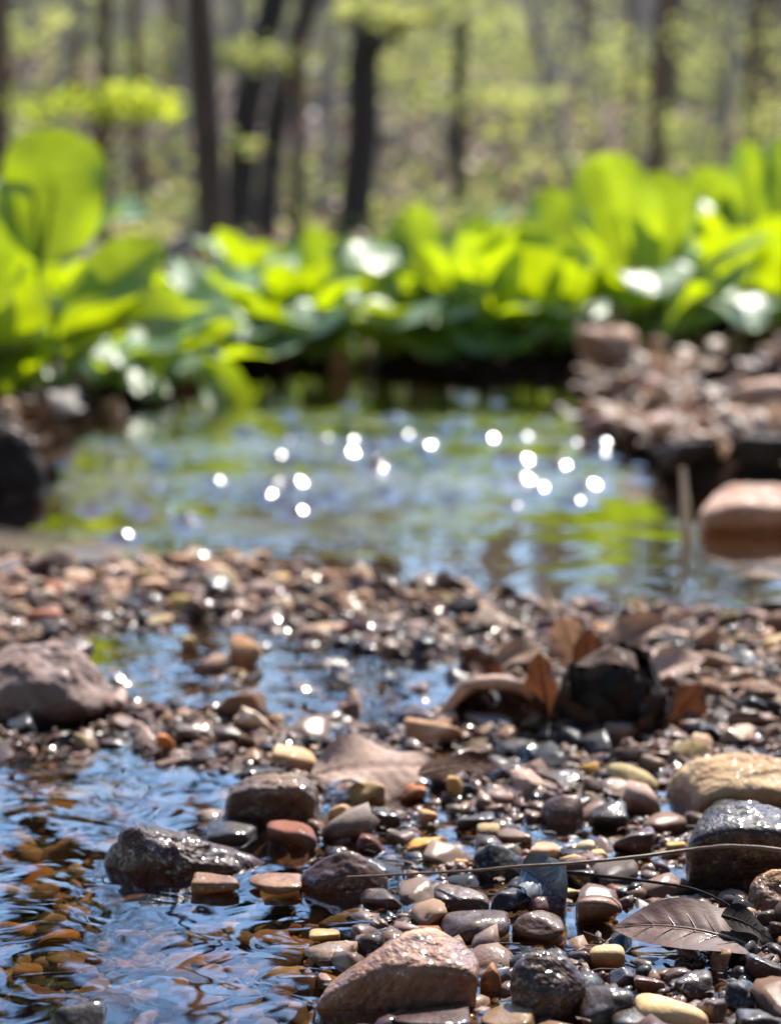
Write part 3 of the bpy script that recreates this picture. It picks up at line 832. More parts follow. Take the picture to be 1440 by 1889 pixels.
# ------------------------------------------------------------------ pebbles: 240 single ones, then the gravel mass
PAL = [(TAN, .19, 'tan'), (PINK, .16, 'pinkish'), (DBR, .14, 'dark brown'), (GREY, .07, 'grey'), (BLK, .12, 'black'), (BROWN, .18, 'brown'),
       (PLUM, .08, 'plum'), (BEIGE, .12, 'beige'), (AMBER, .025, 'amber'), (RUST, .03, 'rust red'), (OLIVE, .04, 'olive'), (CREAM, .015, 'cream'),
       (BLUEG, .02, 'bluish grey')]
PW = np.array([q[1] for q in PAL]); PW /= PW.sum()
prng = np.random.default_rng(77)

VAR = []
for i in range(14):
    rr = np.random.default_rng(900 + i)
    flat = rr.uniform(0.45, 0.8)
    P, Fc = rand_rock(rr, 2.0, 2.0 * rr.uniform(0.65, 1.0), 2.0 * flat, int(rr.integers(4, 12)), float(rr.choice([8, 14, 20, 30])), rr.uniform(1.0, 2.6), 3)
    VAR.append(P)
_, F3 = ico(3)
VARN = ['rounded', 'oval', 'angular', 'flat', 'lumpy', 'smooth', 'blocky', 'egg shaped', 'wedge shaped', 'chunky', 'thin', 'squarish', 'pointed', 'stubby']

def free(x, y, r, extra):
    for (a, b, q) in extra:
        if (a - x) ** 2 + (b - y) ** 2 < (q + r * 0.8) ** 2:
            return False
    return True

# single pebbles: the bigger ones, spread evenly over the bar as it shows
for (qx, qy, qr) in [(1135, 1345, 0.020), (1095, 1350, 0.016), (1180, 1345, 0.016), (915, 1345, 0.014), (1230, 1735, 0.010), (1300, 1735, 0.010), (1350, 1745, 0.008), (1000, 1660, 0.008),
                    (640, 1432, 0.012), (700, 1432, 0.012), (755, 1430, 0.010), (850, 1425, 0.006)]:
    x_, y_ = ground(qx, qy)
    OCC.append((x_, y_ + (0.010 if qy < 1360 else 0.0), qr))
singles = []
tries = 0
while len(singles) < 250 and tries < 60000:
    tries += 1
    px, py = prng.uniform(-40, 1480), 1060 + 830 * prng.random() ** 0.75
    x, y = ground(px, py)
    z = Hp(x, y)
    if z < -0.03 or y > 1.22:
        continue
    if z < -0.006 and prng.random() < 0.55:
        continue
    r = float(np.clip(prng.lognormal(math.log(0.0060), 0.36), 0.0038, 0.0125)) * (1.0 if y < 0.8 else 1.15)
    if not free(x, y, r, OCC + singles):
        continue
    singles.append((x, y, r))
VM = {}
used_labels = set()
for (x, y, r) in singles:
    k = int(prng.integers(len(VAR)))
    if k not in VM:
        VM[k] = mesh_np('pebble', VAR[k], F3)
        VM[k].materials.append(M['stone'])
    ci = int(prng.choice(len(PAL), p=PW))
    c = np.array(PAL[ci][0]) * prng.uniform(0.8, 1.25)
    o = link('pebble', VM[k])
    z = Hp(x, y)
    o.location = (x, y, z + r * prng.uniform(0.10, 0.45))
    o.scale = (r, r * prng.uniform(0.85, 1.15), r * prng.uniform(0.8, 1.1))
    o.rotation_euler = (prng.uniform(-0.4, 0.4), prng.uniform(-0.4, 0.4), prng.uniform(0, 6.28))
    wet = prng.random() < 0.32
    o.color = (*[float(v) for v in c], 0.9 if wet else max(0.0, z) * 10 + 0.03)
    refs = sorted(REFS, key=lambda q: (q[1] - x) ** 2 + (q[2] - y) ** 2)
    size = 'tiny' if r < 0.005 else 'small' if r < 0.0065 else 'medium' if r < 0.0085 else 'larger'
    under = 'underwater ' if z + r < -0.001 else ''
    lab = None
    for q in refs[:6]:
        dx, dy = x - q[1], y - q[2]
        side = ('right of' if dx > 0 else 'left of') if abs(dx) > abs(dy) else ('beyond' if dy > 0 else 'in front of')
        cand = f"{size} {under}{PAL[ci][2]} {VARN[k]} pebble {side} the {q[0]}"
        if cand not in used_labels:
            lab = cand
            break
    used_labels.add(lab)
    tag(o, lab, 'pebble', 'single pebbles of the gravel bar')

# the gravel itself: thousands of small stones in one mass
def make_gravel():
    pts = []
    rg = np.random.default_rng(31)
    def scatter(n, pxr, pyr, rm, rs, zmin, zmax):
        px = rg.uniform(*pxr, n); v = rg.random(n)
        y0, y1 = ground(720, pyr[1])[1], ground(720, pyr[0])[1]
        yy = y0 + (y1 - y0) * v
        xx = (px - 720) / FPX * yy
        r = np.clip(rg.lognormal(math.log(rm), rs, n), 0.0011, 0.010)
        z = H(np.stack([xx, yy], 1))
        ok = (z > zmin) & (z < zmax)
        return np.stack([xx, yy, z, r], 1)[ok]
    a = scatter(5200, (-260, 1700), (1040, 1930), 0.0036, 0.45, -0.02, 0.1)
    b = scatter(19000, (-260, 1700), (1040, 1930), 0.0019, 0.42, -0.02, 0.1)
    c = scatter(700, (-260, 1700), (1040, 1140), 0.0055, 0.35, -0.03, 0.1)
    d = scatter(650, (-260, 700), (1385, 1930), 0.0055, 0.45, -0.03, -0.004)
    A = np.vstack([a, b, c, d])
    occ = np.array([(p[0], p[1], p[2]) for p in OCC] + singles)
    d2 = ((A[:, None, 0] - occ[None, :, 0]) ** 2 + (A[:, None, 1] - occ[None, :, 1]) ** 2)
    A = A[(d2 > (occ[None, :, 2] * 0.95 + A[:, None, 3] * 0.4) ** 2).all(1)]
    Vs, Fs, Cs = [], [], []
    off = 0
    base = {}
    for sub in (1, 2):
        _, Fc = ico(sub)
        lst = []
        for i in range(16):
            rr = np.random.default_rng(1200 + i)
            P, _ = rand_rock(rr, 2, 2 * rr.uniform(0.6, 1), 2 * rr.uniform(0.4, 0.75), int(rr.integers(4, 11)), float(rr.choice([8, 14, 22])), rr.uniform(0.4, 1.2), sub)
            lst.append(P)
        base[sub] = (lst, Fc)
    cols = np.array([q[0] for q in PAL])
    for (x, y, z, r) in A:
        sub = 2 if (r * FPX / y > 9) else 1
        lst, Fc = base[sub]
        P = lst[int(rg.integers(16))]
        e = rg.normal(0, 0.3, 2); t = rg.uniform(0, 6.283)
        ct, st = math.cos(t), math.sin(t)
        Rz = np.array([[ct, -st, 0], [st, ct, 0], [0, 0, 1]])
        Rx = np.array([[1, 0, e[0]], [0, 1, e[1]], [-e[0], -e[1], 1]])
        Q = (P * r) @ Rz.T @ Rx.T + np.array([x, y, z + r * rg.uniform(-0.1, 0.55)])
        Vs.append(Q); Fs.append(Fc + off); off += len(Q)
        cc = cols[int(rg.choice(len(PAL), p=PW))] * rg.uniform(0.7, 1.3)
        Cs.append(np.tile(cc, (len(Q), 1)))
    me = mesh_np('gravel', np.vstack(Vs), np.vstack(Fs))
    col_attr(me, np.vstack(Cs))
    o = link('gravel', me, M['gravel'])
    VV = np.vstack(Vs); FF = np.vstack(Fs)
    me.polygons.foreach_set('use_smooth', VV[FF[:, 0], 1] < 0.72)
    return o
tag(make_gravel(), 'wet mixed gravel covering the bar between pool and stream', 'gravel', kind='stuff')

# ------------------------------------------------------------------ tubes and leaves
def tube(pts, rad, k=8, closed=True):
    pts = [Vector(p) for p in pts]
    V, Fc = [], []
    n = len(pts)
    prev = None
    for i, p in enumerate(pts):
        t = (pts[min(i + 1, n - 1)] - pts[max(i - 1, 0)]).normalized()
        a = prev if prev is not None else (Vector((1, 0, 0)) if abs(t.x) < 0.8 else Vector((0, 1, 0)))
        a = (a - t * a.dot(t)).normalized()
        prev = a
        b = t.cross(a)
        r = rad[i] if hasattr(rad, '__len__') else rad
        for j in range(k):
            an = 2 * math.pi * j / k
            V.append(p + (a * math.cos(an) + b * math.sin(an)) * r)
    for i in range(n - 1):
        for j in range(k):
            q = (j + 1) % k
            Fc.append([i * k + j, i * k + q, (i + 1) * k + q, (i + 1) * k + j])
    return np.array([v[:] for v in V]), np.array(Fc)

def bez(a, b, c, t):
    return a * (1 - t) ** 2 + b * 2 * t * (1 - t) + c * t * t

def blade(base, tip, width, bend, hint, cup=0.2, wave=0.08, rng=None, nu=26, nv=13, shape=(0.62, 0.5), lobes=0, point=False):
    """a leaf blade from base to tip; returns verts, faces"""
    rng = rng or np.random.default_rng(0)
    base, tip = Vector(base), Vector(tip)
    L = (tip - base).length
    mid = (base + tip) / 2 + Vector(bend)
    ph = rng.uniform(0, 6.28, 4)
    a, b = shape
    um = a / (a + b)
    wmax = um ** a * (1 - um) ** b
    V = []
    prev = Vector(hint).normalized()
    for i in range(nu):
        u = i / (nu - 1)
        u_ = 0.004 + 0.992 * u
        c = bez(base, mid, tip, u)
        t = (bez(base, mid, tip, min(1, u + 0.02)) - bez(base, mid, tip, max(0, u - 0.02))).normalized()
        s = t.cross(prev)
        if s.length < 1e-4: s = Vector((1, 0, 0))
        s.normalize()
        nn = s.cross(t).normalized()
        w = width / 2 * (u_ ** a * (1 - u_) ** b) / wmax
        if lobes:
            w *= 0.62 + 0.38 * abs(math.sin(math.pi * lobes * u)) ** 0.7
        for j in range(nv):
            v = -1 + 2 * j / (nv - 1)
            wv = wave * width * (abs(v) ** 2) * math.sin(ph[0] + (9 if v > 0 else 7.5) * u + (ph[1] if v > 0 else ph[2]))
            rib = 0.012 * width * math.cos((u * 1.0 - abs(v) * 0.16) * 52) * (1 - abs(v)) * min(1, abs(v) * 6)
            q = c + s * (w * v * (1 + 0.05 * math.sin(ph[3] + 11 * u))) + nn * (cup * w * abs(v) ** 1.4 + wv * min(1, w / (width * 0.3)) + rib - 0.03 * width * math.exp(-(v / 0.08) ** 2))
            V.append(q[:])
    return np.array(V), grid_faces(nu, nv)

# ------------------------------------------------------------------ skunk cabbage plants
def add_leaf(root, base, tip, width, bend, hint, rng, cup=0.2, wave=0.07, stalkf=0.25, shape=(0.62, 0.42)):
    base, tip = Vector(base), Vector(tip)
    r0 = Vector(root.location)
    mid = (base + tip) / 2 + Vector(bend)
    b1 = bez(base, mid, tip, stalkf)
    tt = (bez(base, mid, tip, stalkf + 0.02) - b1).normalized()
    # blade follows the rest of the same curve
    m2 = b1 + tt * (tip - b1).length * 0.5
    V, Fc = blade(b1, tip, width, m2 - (b1 + tip) / 2, hint, cup, wave, rng, shape=shape)
    lo = link('leaf', mesh_np('leaf', V - np.array(r0[:]), Fc), M['cabbage'], root)
    P = [bez(base, mid, tip, stalkf * i / 5) for i in range(6)] + [bez(b1, m2, tip, 0.25), bez(b1, m2, tip, 0.6)]
    rr = [0.0052, 0.0050, 0.0046, 0.0042, 0.0038, 0.0036, 0.0026, 0.0014]
    V, Fc = tube([p - r0 for p in P], [q * min(1.0, width / 0.10) for q in rr], 7)
    link('stalk', mesh_np('stalk', V, Fc), M['stalk'], lo)
    return lo

SHINE = [(690, 470, 95, -1), (435, 518, 80, 1), (622, 545, 90, 1), (575, 572, 90, -1), (880, 525, 90, 1), (748, 540, 55, -1), (858, 568, 80, 1), (918, 582, 90, 1),
         (1095, 470, 75, -1), (1268, 385, 75, 1), (1310, 452, 95, 1), (385, 600, 105, 1), (230, 392, 70, 1), (30, 350, 60, -1), (1085, 560, 50, -1),
         (1240, 500, 60, 1), (140, 640, 60, 1), (480, 610, 80, 1), (920, 400, 50, 1), (1145, 560, 45, 1), (270, 715, 80, -1), (90, 560, 50, -1)]
def shining_leaves(root, px, D, rng):
    """leaves of this plant that lean flat towards the stream and catch the sun"""
    for (qx, qy, w, sg) in SHINE:
        if (qx, qy) in done_ or abs(qx - px) > 75: continue
        done_.add((qx, qy))
        dd = rng.uniform(-0.06, 0.0)
        b1 = at(qx - sg * w * 0.55, qy + 8, D + dd); tip = at(qx + sg * w * 0.6, qy + rng.uniform(-6, 8), D + dd - 0.02)
        r0 = Vector(root.location)
        hint = Vector((0.22 + rng.normal(0, .06), -0.5 + rng.normal(0, .06), 0.85))
        V, Fc = blade(b1, tip, w * 1.05 * D / FPX, Vector((0, 0, 0.006)), hint, 0.10, 0.05, rng, shape=(0.6, 0.5))
        lo = link('leaf', mesh_np('leaf', V - np.array(r0[:]), Fc), M['cabbage'], root)
        mid = (r0 + b1) / 2 + Vector((0, 0.01, 0.03))
        V, Fc = tube([bez(r0, mid, b1, i / 6) - r0 for i in range(7)] + [(b1 + tip) / 2 - r0], [0.0042, 0.004, 0.0037, 0.0034, 0.0031, 0.0028, 0.0024, 0.001], 7)
        link('stalk', mesh_np('stalk', V, Fc), M['stalk'], lo)
done_ = set()

def cabbage(px, D, label, n, L, rng, elev=(35, 80), hero=(), spread=0.04, w=0.55, lean=(0, 0)):
    x = (px - 720) / FPX * D
    z = Hp(x, D) - 0.005
    root = empty('skunk_cabbage', (x, D, z))
    tag(root, label, 'plant', 'skunk cabbages along the far bank')
    a0 = rng.uniform(0, 360)
    for i in range(n):
        az = R(a0 + i * 360 / max(n, 1) * 1.0 + rng.uniform(-25, 25))
        el = R(rng.uniform(*elev))
        l = L * rng.uniform(0.72, 1.12)
        d = Vector((math.cos(az) * math.cos(el) + lean[0], math.sin(az) * math.cos(el) + lean[1], math.sin(el))).normalized()
        base = Vector((x, D, z)) + Vector((math.cos(az), math.sin(az), 0)) * rng.uniform(0.2, 1) * spread
        tip = base + d * l
        out = Vector((math.cos(az), math.sin(az), 0))
        bend = (Vector((0, 0, 1)) * 0.22 - out * 0.08) * l * rng.uniform(0.4, 1.3)
        hint = (Vector((0, 0, 1)) * math.cos(el) - out * math.sin(el)) + Vector((rng.uniform(-.3, .3), rng.uniform(-.3, .3), 0))
        add_leaf(root, base, tip, l * w * rng.uniform(0.65, 1.05), bend, hint, rng, rng.uniform(0.12, 0.45), rng.uniform(0.05, 0.12), rng.uniform(0.16, 0.32), (0.6, rng.uniform(0.42, 0.75)))
    for i in range(3):        # outer leaves arching over towards the stream
        az = R(rng.uniform(205, 335)); l = L * rng.uniform(0.75, 1.05)
        out = Vector((math.cos(az), math.sin(az), 0))
        base = Vector((x, D, z)) + out * spread * 0.5
        tip = base + (out + Vector((0, 0, rng.uniform(0.0, 0.45)))).normalized() * l
        add_leaf(root, base, tip, l * w * rng.uniform(0.85, 1.2), Vector((0, 0, l * rng.uniform(0.45, 0.7))), Vector((0, 0, 1)) + out * 0.5, rng, rng.uniform(0.05, 0.2), 0.05, rng.uniform(0.25, 0.4))
    for (bx, by, tx, ty, wpx, dD, bend, hint) in hero:
        b = at(bx, by, D + dD[0]); t = at(tx, ty, D + dD[1])
        add_leaf(root, b, t, wpx * D / FPX, Vector(bend), Vector(hint), rng, 0.28, 0.10, 0.06, (0.50, 0.40))
    shining_leaves(root, px, D, rng)
    return root

crng = np.random.default_rng(8)
UPF = (0.15, -1, 0.3)      # blade facing the camera
UP = (0, -0.25, 1)         # blade lying flat
cabbage(75, 2.08, 'tall skunk cabbage with one big round upright leaf at the left', 5, 0.19, crng, (30, 62), hero=[
    (72, 500, 118, 240, 195, (0.0, 0.02), (0, 0.01, 0), UPF),
    (0, 760, 30, 445, 120, (0, 0.03), (-0.01, 0.02, 0), UPF),
    (75, 640, 300, 452, 110, (0, 0.05), (0, 0, 0.02), (0.3, -1, 0.6)),
    (95, 640, 345, 590, 120, (-0.05, -0.08), (0, 0, 0.035), (0.0, -1, 0.9)),
    (150, 460, 262, 362, 70, (0.06, 0.12), (0, 0, 0.01), (0.0, 0.2, 1)),
    (120, 700, 30, 760, 70, (-0.06, -0.1), (0, 0, 0.03), UP)])
cabbage(-60, 1.98, 'skunk cabbage cut by the left edge of the photo', 7, 0.22, crng, (25, 75), hero=[
    (-60, 600, -8, 330, 120, (0.1, 0.1), (0, 0, 0), UPF), (-30, 720, 45, 520, 120, (0, 0), (0, 0, 0), UPF)])
cabbage(215, 2.27, 'skunk cabbage with pale shining leaves right of the tall left one', 7, 0.17, crng, (20, 60), hero=[
    (200, 640, 420, 560, 90, (0, -0.05), (0, 0, 0.02), UP),
    (180, 700, 330, 640, 70, (-0.1, -0.15), (0, 0, 0.02), UP)])
cabbage(330, 2.42, 'low skunk cabbage whose leaf tips droop into the stream', 4, 0.13, crng, (15, 50), hero=[
    (345, 670, 455, 815, 62, (-0.10, -0.20), (0.03, 0, 0.045), (-0.5, -1, 0.7)),
    (345, 680, 410, 780, 50, (-0.10, -0.22), (0.03, 0, 0.03), (-0.5, -1, 0.7)),
    (350, 700, 240, 700, 40, (-0.08, -0.1), (0, 0, 0.02), UP)])
cabbage(410, 2.74, 'skunk cabbage in front of the thickest straight tree trunk', 8, 0.16, crng, (18, 62), hero=[
    (420, 620, 330, 565, 80, (0, -0.1), (0, 0, 0.02), UP)])
cabbage(515, 2.76, 'skunk cabbage with broad flat leaves just left of the middle', 8, 0.16, crng, (18, 60), hero=[
    (540, 640, 640, 600, 70, (-0.05, -0.12), (0, 0, 0.04), UP),
    (500, 610, 620, 560, 60, (0.0, -0.05), (0, 0, 0.04), UP)])
cabbage(590, 2.92, 'skunk cabbage with an upright narrow leaf beside the thin dark sapling', 7, 0.17, crng, (25, 70), hero=[
    (575, 560, 580, 418, 62, (0, 0.02), (0, 0, 0), UPF)])
cabbage(690, 2.76, 'skunk cabbage right of the middle with leaves over the tan stone', 8, 0.17, crng, (20, 65), hero=[
    (665, 560, 745, 440, 85, (0, 0.02), (0, 0, 0), (0.4, -0.4, 1))])
cabbage(800, 2.76, 'skunk cabbage with two arched bright leaves above the golden stone', 7, 0.19, crng, (25, 70), hero=[
    (800, 560, 750, 385, 110, (0, 0.04), (0.0, 0, 0.0), (-0.3, -1, 0.3)),
    (830, 600, 905, 400, 120, (0, 0.04), (0.0, 0, 0.0), (0.3, -1, 0.4)),
    (840, 640, 800, 540, 70, (-0.08, -0.1), (0.0, 0, 0.0), UPF)])
cabbage(905, 2.75, 'skunk cabbage standing between the arched leaves and the tallest one', 8, 0.17, crng, (20, 65), hero=[
    (880, 590, 990, 570, 45, (-0.1, -0.2), (0.0, 0, 0.01), UP)])
cabbage(1010, 2.80, 'skunk cabbage with a slanting leaf left of the tallest plant', 7, 0.18, crng, (25, 65), hero=[
    (960, 520, 1050, 360, 130, (0, 0.04), (0.0, 0, 0.0), (0.4, -1, 0.4)),
    (1040, 620, 930, 430, 120, (-0.02, 0.0), (0.0, 0, 0.02), (-0.4, -1, 0.5)),
    (1120, 500, 1062, 415, 45, (-0.1, -0.12), (0.0, 0, 0.0), (0.0, 0, 1))])
cabbage(1185, 2.88, 'tallest skunk cabbage with a huge upright leaf right of the middle', 6, 0.20, crng, (15, 55), hero=[
    (1180, 560, 1105, 285, 165, (0.0, 0.03), (0.0, 0, 0.0), (-0.15, -1, 0.2)),
    (1195, 560, 1225, 318, 120, (0.03, 0.06), (0.0, 0, 0.0), (0.25, -1, 0.2)),
    (1190, 600, 1290, 350, 60, (0.05, 0.1), (0.0, 0, 0.0), (0.0, -0.2, 1)),
    (1200, 640, 1412, 432, 60, (-0.02, -0.06), (-0.01, 0, 0.04), (0.0, -0.3, 1)),
    (1195, 640, 1395, 480, 55, (-0.05, -0.1), (0.0, 0, 0.0), (0.0, -0.6, 1))])
cabbage(1290, 3.25, 'skunk cabbage with a rounded leaf behind the tallest one', 7, 0.22, crng, (35, 75), hero=[
    (1290, 480, 1310, 308, 110, (0, 0.03), (0, 0, 0), UPF),
    (1330, 440, 1370, 345, 60, (0, 0.03), (0, 0, 0), (0.2, -0.3, 1))])
cabbage(1395, 3.05, 'skunk cabbage in the dark hollow near the right edge', 6, 0.22, crng, (20, 70), hero=[
    (1390, 420, 1375, 262, 90, (0.1, 0.12), (0, 0, 0), UPF),
    (1250, 625, 1440, 560, 75, (-0.2, -0.25), (0, 0, 0.03), (0, -0.3, 1)),
    (1430, 400, 1440, 255, 80, (0.1, 0.14), (0, 0, 0), UPF)])
cabbage(1480, 3.35, 'skunk cabbage cut by the right edge of the photo', 7, 0.26, crng, (35, 80))
cabbage(300, 2.95, 'skunk cabbage behind the pale shining leaves', 7, 0.17, crng, (25, 65))
cabbage(140, 2.85, 'skunk cabbage hidden behind the big round upright leaf', 7, 0.19, crng, (25, 65))
cabbage(470, 3.7, 'small skunk cabbage in the back row near the straight trunk', 6, 0.15, crng, (25, 65))
cabbage(640, 3.9, 'small skunk cabbage in the back row behind the middle', 6, 0.15, crng, (25, 65))
cabbage(970, 3.9, 'small skunk cabbage in the back row left of the tallest plant', 6, 0.19, crng, (30, 70))
cabbage(1120, 3.8, 'small skunk cabbage in the back row behind the tallest plant', 6, 0.21, crng, (30, 70))
cabbage(1380, 4.0, 'small skunk cabbage in the back row near the right edge', 6, 0.26, crng, (35, 75))

# ------------------------------------------------------------------ litter on the bar
def litter_leaf(name, label, cat, V, Fc, mat, veins=None, mat2=None, group=None):
    c = V.mean(0)
    root = empty(name, tuple(c))
    tag(root, label, cat, group)
    b = link('blade', mesh_np('blade', V - c, Fc), M[mat], root)
    if veins:
        A, B, off = [], [], 0
        for pts, rad in veins:
            v, f = tube([Vector(p) - Vector(c) for p in pts], rad, 5)
            A.append(v); B.append(f + off); off += len(v)
        link('midrib', mesh_np('midrib', np.vstack(A), np.vstack(B)), M[mat2 or mat], root)
    return root

def flat_leaf(px0, py0, px1, py1, z0, z1, wpx, hint, bend, seed, lobes=0, cup=0.2, wave=0.1, shape=(0.7, 0.9)):
    """a leaf lying between two places given by their photo pixels and heights"""
    x0, y0 = ground(px0, py0, z0); x1, y1 = ground(px1, py1, z1)
    a, b = Vector((x0, y0, z0)), Vector((x1, y1, z1))
    rng = np.random.default_rng(seed)
    w = wpx / scale_at((y0 + y1) / 2)
    V, Fc = blade(a, b, w, Vector(bend), Vector(hint), cup, wave, rng, 40, 17, shape, lobes)
    mid = (a + b) / 2 + Vector(bend)
    up = Vector(hint).normalized() * 0.0001
    main = ([bez(a, mid, b, i / 8) + up for i in range(9)], [0.0006 * (1 - 0.8 * i / 8) for i in range(9)])
    veins = [main]
    s = (b - a).cross(Vector(hint)).normalized()
    for i in range(1, 6):
        for sg in (-1, 1):
            p = bez(a, mid, b, i / 7)
            q = bez(a, mid, b, min(1, i / 7 + 0.13)) + s * sg * w * 0.36 * (math.sin(math.pi * min(0.93, i / 7 + 0.08))) + Vector(hint).normalized() * (cup * w * 0.25)
            veins.append(([p + up, (p + q) / 2 + up, q + up], [0.00016, 0.00013, 0.00006]))
    return V, Fc, veins

V, Fc, ve = flat_leaf(1402, 1752, 1130, 1712, 0.004, 0.005, 150, (0, -0.35, 1), (0, 0, 0.007), 3, cup=0.15, wave=0.05, shape=(0.7, 0.85))
litter_leaf('dead_leaf', 'wet purplish brown veined leaf lying below the dark boulder', 'leaf', V, Fc, 'wetleaf', ve, 'twig')
REFS.append(('veined brown leaf', *ground(1290, 1720)))
V, Fc, ve = flat_leaf(1330, 1690, 1425, 1738, 0.012, 0.003, 70, (0.3, -0.5, 1), (0, 0, 0.003), 4)
litter_leaf('dead_leaf', 'black folded leaf tucked behind the purplish brown leaf', 'leaf', V, Fc, 'mud', ve)
V, Fc, ve = flat_leaf(962, 1600, 1040, 1672, 0.012, 0.002, 95, (-0.2, -0.9, 0.8), (0, 0, 0.004), 5, cup=0.5, wave=0.2)
litter_leaf('dead_leaf', 'blue grey crumpled wet leaf below the long twig', 'leaf', V, Fc, 'greyleaf', ve, 'greyleaf')
V, Fc, ve = flat_leaf(575, 1430, 800, 1415, 0.008, 0.008, 150, (0.05, -0.45, 1), (0, 0, 0.004), 6, cup=0.06, wave=0.16, shape=(0.6, 0.55))
litter_leaf('dead_leaf', 'large pinkish tan lobed leaf lying flat on the gravel', 'leaf', V, Fc, 'pale', None)
REFS.append(('pinkish tan lobed leaf', *ground(690, 1430)))
V, Fc, ve = flat_leaf(770, 1430, 925, 1415, 0.009, 0.009, 70, (0.05, -0.5, 1), (0, 0, 0.004), 7, lobes=2)
litter_leaf('dead_leaf', 'dull red leaf strip right of the pinkish tan lobed leaf', 'leaf', V, Fc, 'rust', ve, 'dead')
# leaves standing round the dark clump
def upright(name, label, bx, by, tx, ty, D, wpx, hint, bend, mat, seed, dD=0.0, lobes=0, cup=0.25, wave=0.12, shape=(0.6, 0.7), cat='leaf'):
    a, b = at(bx, by, D), at(tx, ty, D + dD)
    rng = np.random.default_rng(seed)
    w = wpx / scale_at(D)
    V, Fc = blade(a, b, w, Vector(bend), Vector(hint), cup, wave, rng, 30, 13, shape, lobes)
    mid = (a + b) / 2 + Vector(bend)
    ve = [([bez(a, mid, b, i / 6) for i in range(7)], [0.0007 * (1 - 0.8 * i / 6) for i in range(7)])]
    return litter_leaf(name, label, cat, V, Fc, mat, ve)
DC = ground(1130, 1355)[1] + 0.012
upright('dead_leaf', 'translucent orange brown leaf standing left of the black clump', 1010, 1320, 992, 1205, DC - 0.004, 70, (-0.5, -1, 0.3), (0, 0, 0), 'rust', 21, lobes=3)
upright('dead_leaf', 'pointed dark red leaf rising behind the black clump', 1080, 1290, 1085, 1160, DC + 0.03, 80, (0.1, -1, 0.2), (0, 0, 0), 'rust', 22, lobes=2)
upright('dead_leaf', 'orange edged leaf sticking out right of the black clump', 1225, 1350, 1292, 1262, DC + 0.006, 85, (0.5, -1, 0.3), (0, 0, 0), 'rust', 23)
upright('dead_leaf', 'pink brown leaf leaning behind the pale stick', 1070, 1235, 1035, 1138, DC + 0.06, 90, (-0.3, -1, 0.7), (0, 0, 0), 'dead', 24, lobes=3)
upright('dead_leaf', 'tan curled leaf beyond the black clump', 1100, 1215, 1235, 1150, DC + 0.09, 80, (0.1, -0.6, 1), (0, 0, 0.006), 'dead', 25)
upright('dead_leaf', 'pale tan leaf right of the tan curled leaf', 1180, 1260, 1300, 1215, DC + 0.05, 80, (0.1, -0.4, 1), (0, 0, 0.005), 'pale', 26)
upright('dead_leaf', 'red orange curled leaf left of the standing orange brown one', 920, 1262, 850, 1208, DC + 0.045, 55, (-0.2, -0.7, 1), (0, 0, 0.006), 'rust', 27)
upright('dead_leaf', 'peach leaf above the black hollow left of the clump', 900, 1240, 1005, 1195, DC + 0.06, 60, (0.0, -0.5, 1), (0, 0, 0.005), 'dead', 28)
# curled pale leaf that arches over a hollow
def arch():
    cx, gy = 915, ground(915, 1358)[1] + 0.012
    V, nu, nv = [], 34, 9
    rng = np.random.default_rng(4)
    w1 = Waves(rng, 60, 8)
    for i in range(nu):
        t = i / (nu - 1)
        an = math.pi * (1.03 - 1.06 * t)
        for j in range(nv):
            v = j / (nv - 1)
            rx, rz = 97 - 10 * v, 100 - 14 * v
            p = at(cx + rx * math.cos(an) + 6 * math.sin(9 * t), 1362 - rz * math.sin(an) ** 0.8 if math.sin(an) > 0 else 1362, gy + 0.0 + 0.045 * v)
            V.append(p[:])
    V = np.array(V)
    V += 0.0012 * np.stack([w1(V), w1(V + 3), w1(V + 7)], 1)
    Fc = grid_faces(nu, nv)
    c = V.mean(0)
    me = mesh_np('curled_leaf', V - c, Fc)
    o = link('curled_leaf', me, M['pale'])
    o.location = c
    md = o.modifiers.new('thick', 'SOLIDIFY'); md.thickness = 0.0045
    tag(o, 'thick pale curled leaf arching over a dark hollow', 'leaf')
    REFS.append(('pale curled leaf', cx / 1e9 + c[0], c[1]))
arch()
# the black clump of sodden leaves and mud
def clump():
    pts = [(1012, 1350), (1008, 1285), (1024, 1228), (1060, 1192), (1110, 1180), (1168, 1200), (1216, 1240), (1255, 1292), (1262, 1335), (1225, 1360), (1120, 1366)]
    gx, gy = ground(1135, 1366)
    D = gy + 0.02
    q = [(at(x, y, D).x - gx, at(x, y, D).z) for x, y in pts]
    P, Fc = outline_rock(np.random.default_rng(40), q, 0.045, 8, 2.2, 5)
    root = empty('leaf_clump', (gx, D, 0))
    tag(root, 'big dark brown clump of crumpled sodden leaves on the gravel', 'clump')
    REFS.append(('dark leaf clump', gx, D)); OCC.append((gx, D, 0.03))
    link('core', mesh_np('core', P, Fc), M['mud'], root)
    rng = np.random.default_rng(43)
    c = Vector((0, 0, 0.018))
    for k in range(48):                       # crumpled leaves plastered over one another
        i = int(rng.integers(len(P)))
        p = Vector(P[i])
        if p.z < 0.003 or p.y > 0.02: continue
        n = (p - c).normalized()
        t = n.cross(Vector(rng.normal(0, 1, 3))).normalized()
        l = rng.uniform(0.013, 0.030)
        a, b = p - t * l * 0.5 + n * 0.0005, p + t * l * 0.5 + n * rng.uniform(-0.002, 0.002)
        V, F_ = blade(a, b, l * rng.uniform(0.5, 0.8), n * l * 0.18, n, rng.uniform(-0.7, -0.25), 0.10, rng, 22, 11, (0.6, 0.7), int(rng.choice([0, 0, 2, 3])))
        link('leaf', mesh_np('leaf', V, F_), M['rotten' if rng.random() < 0.6 else 'mud'], root)
clump()

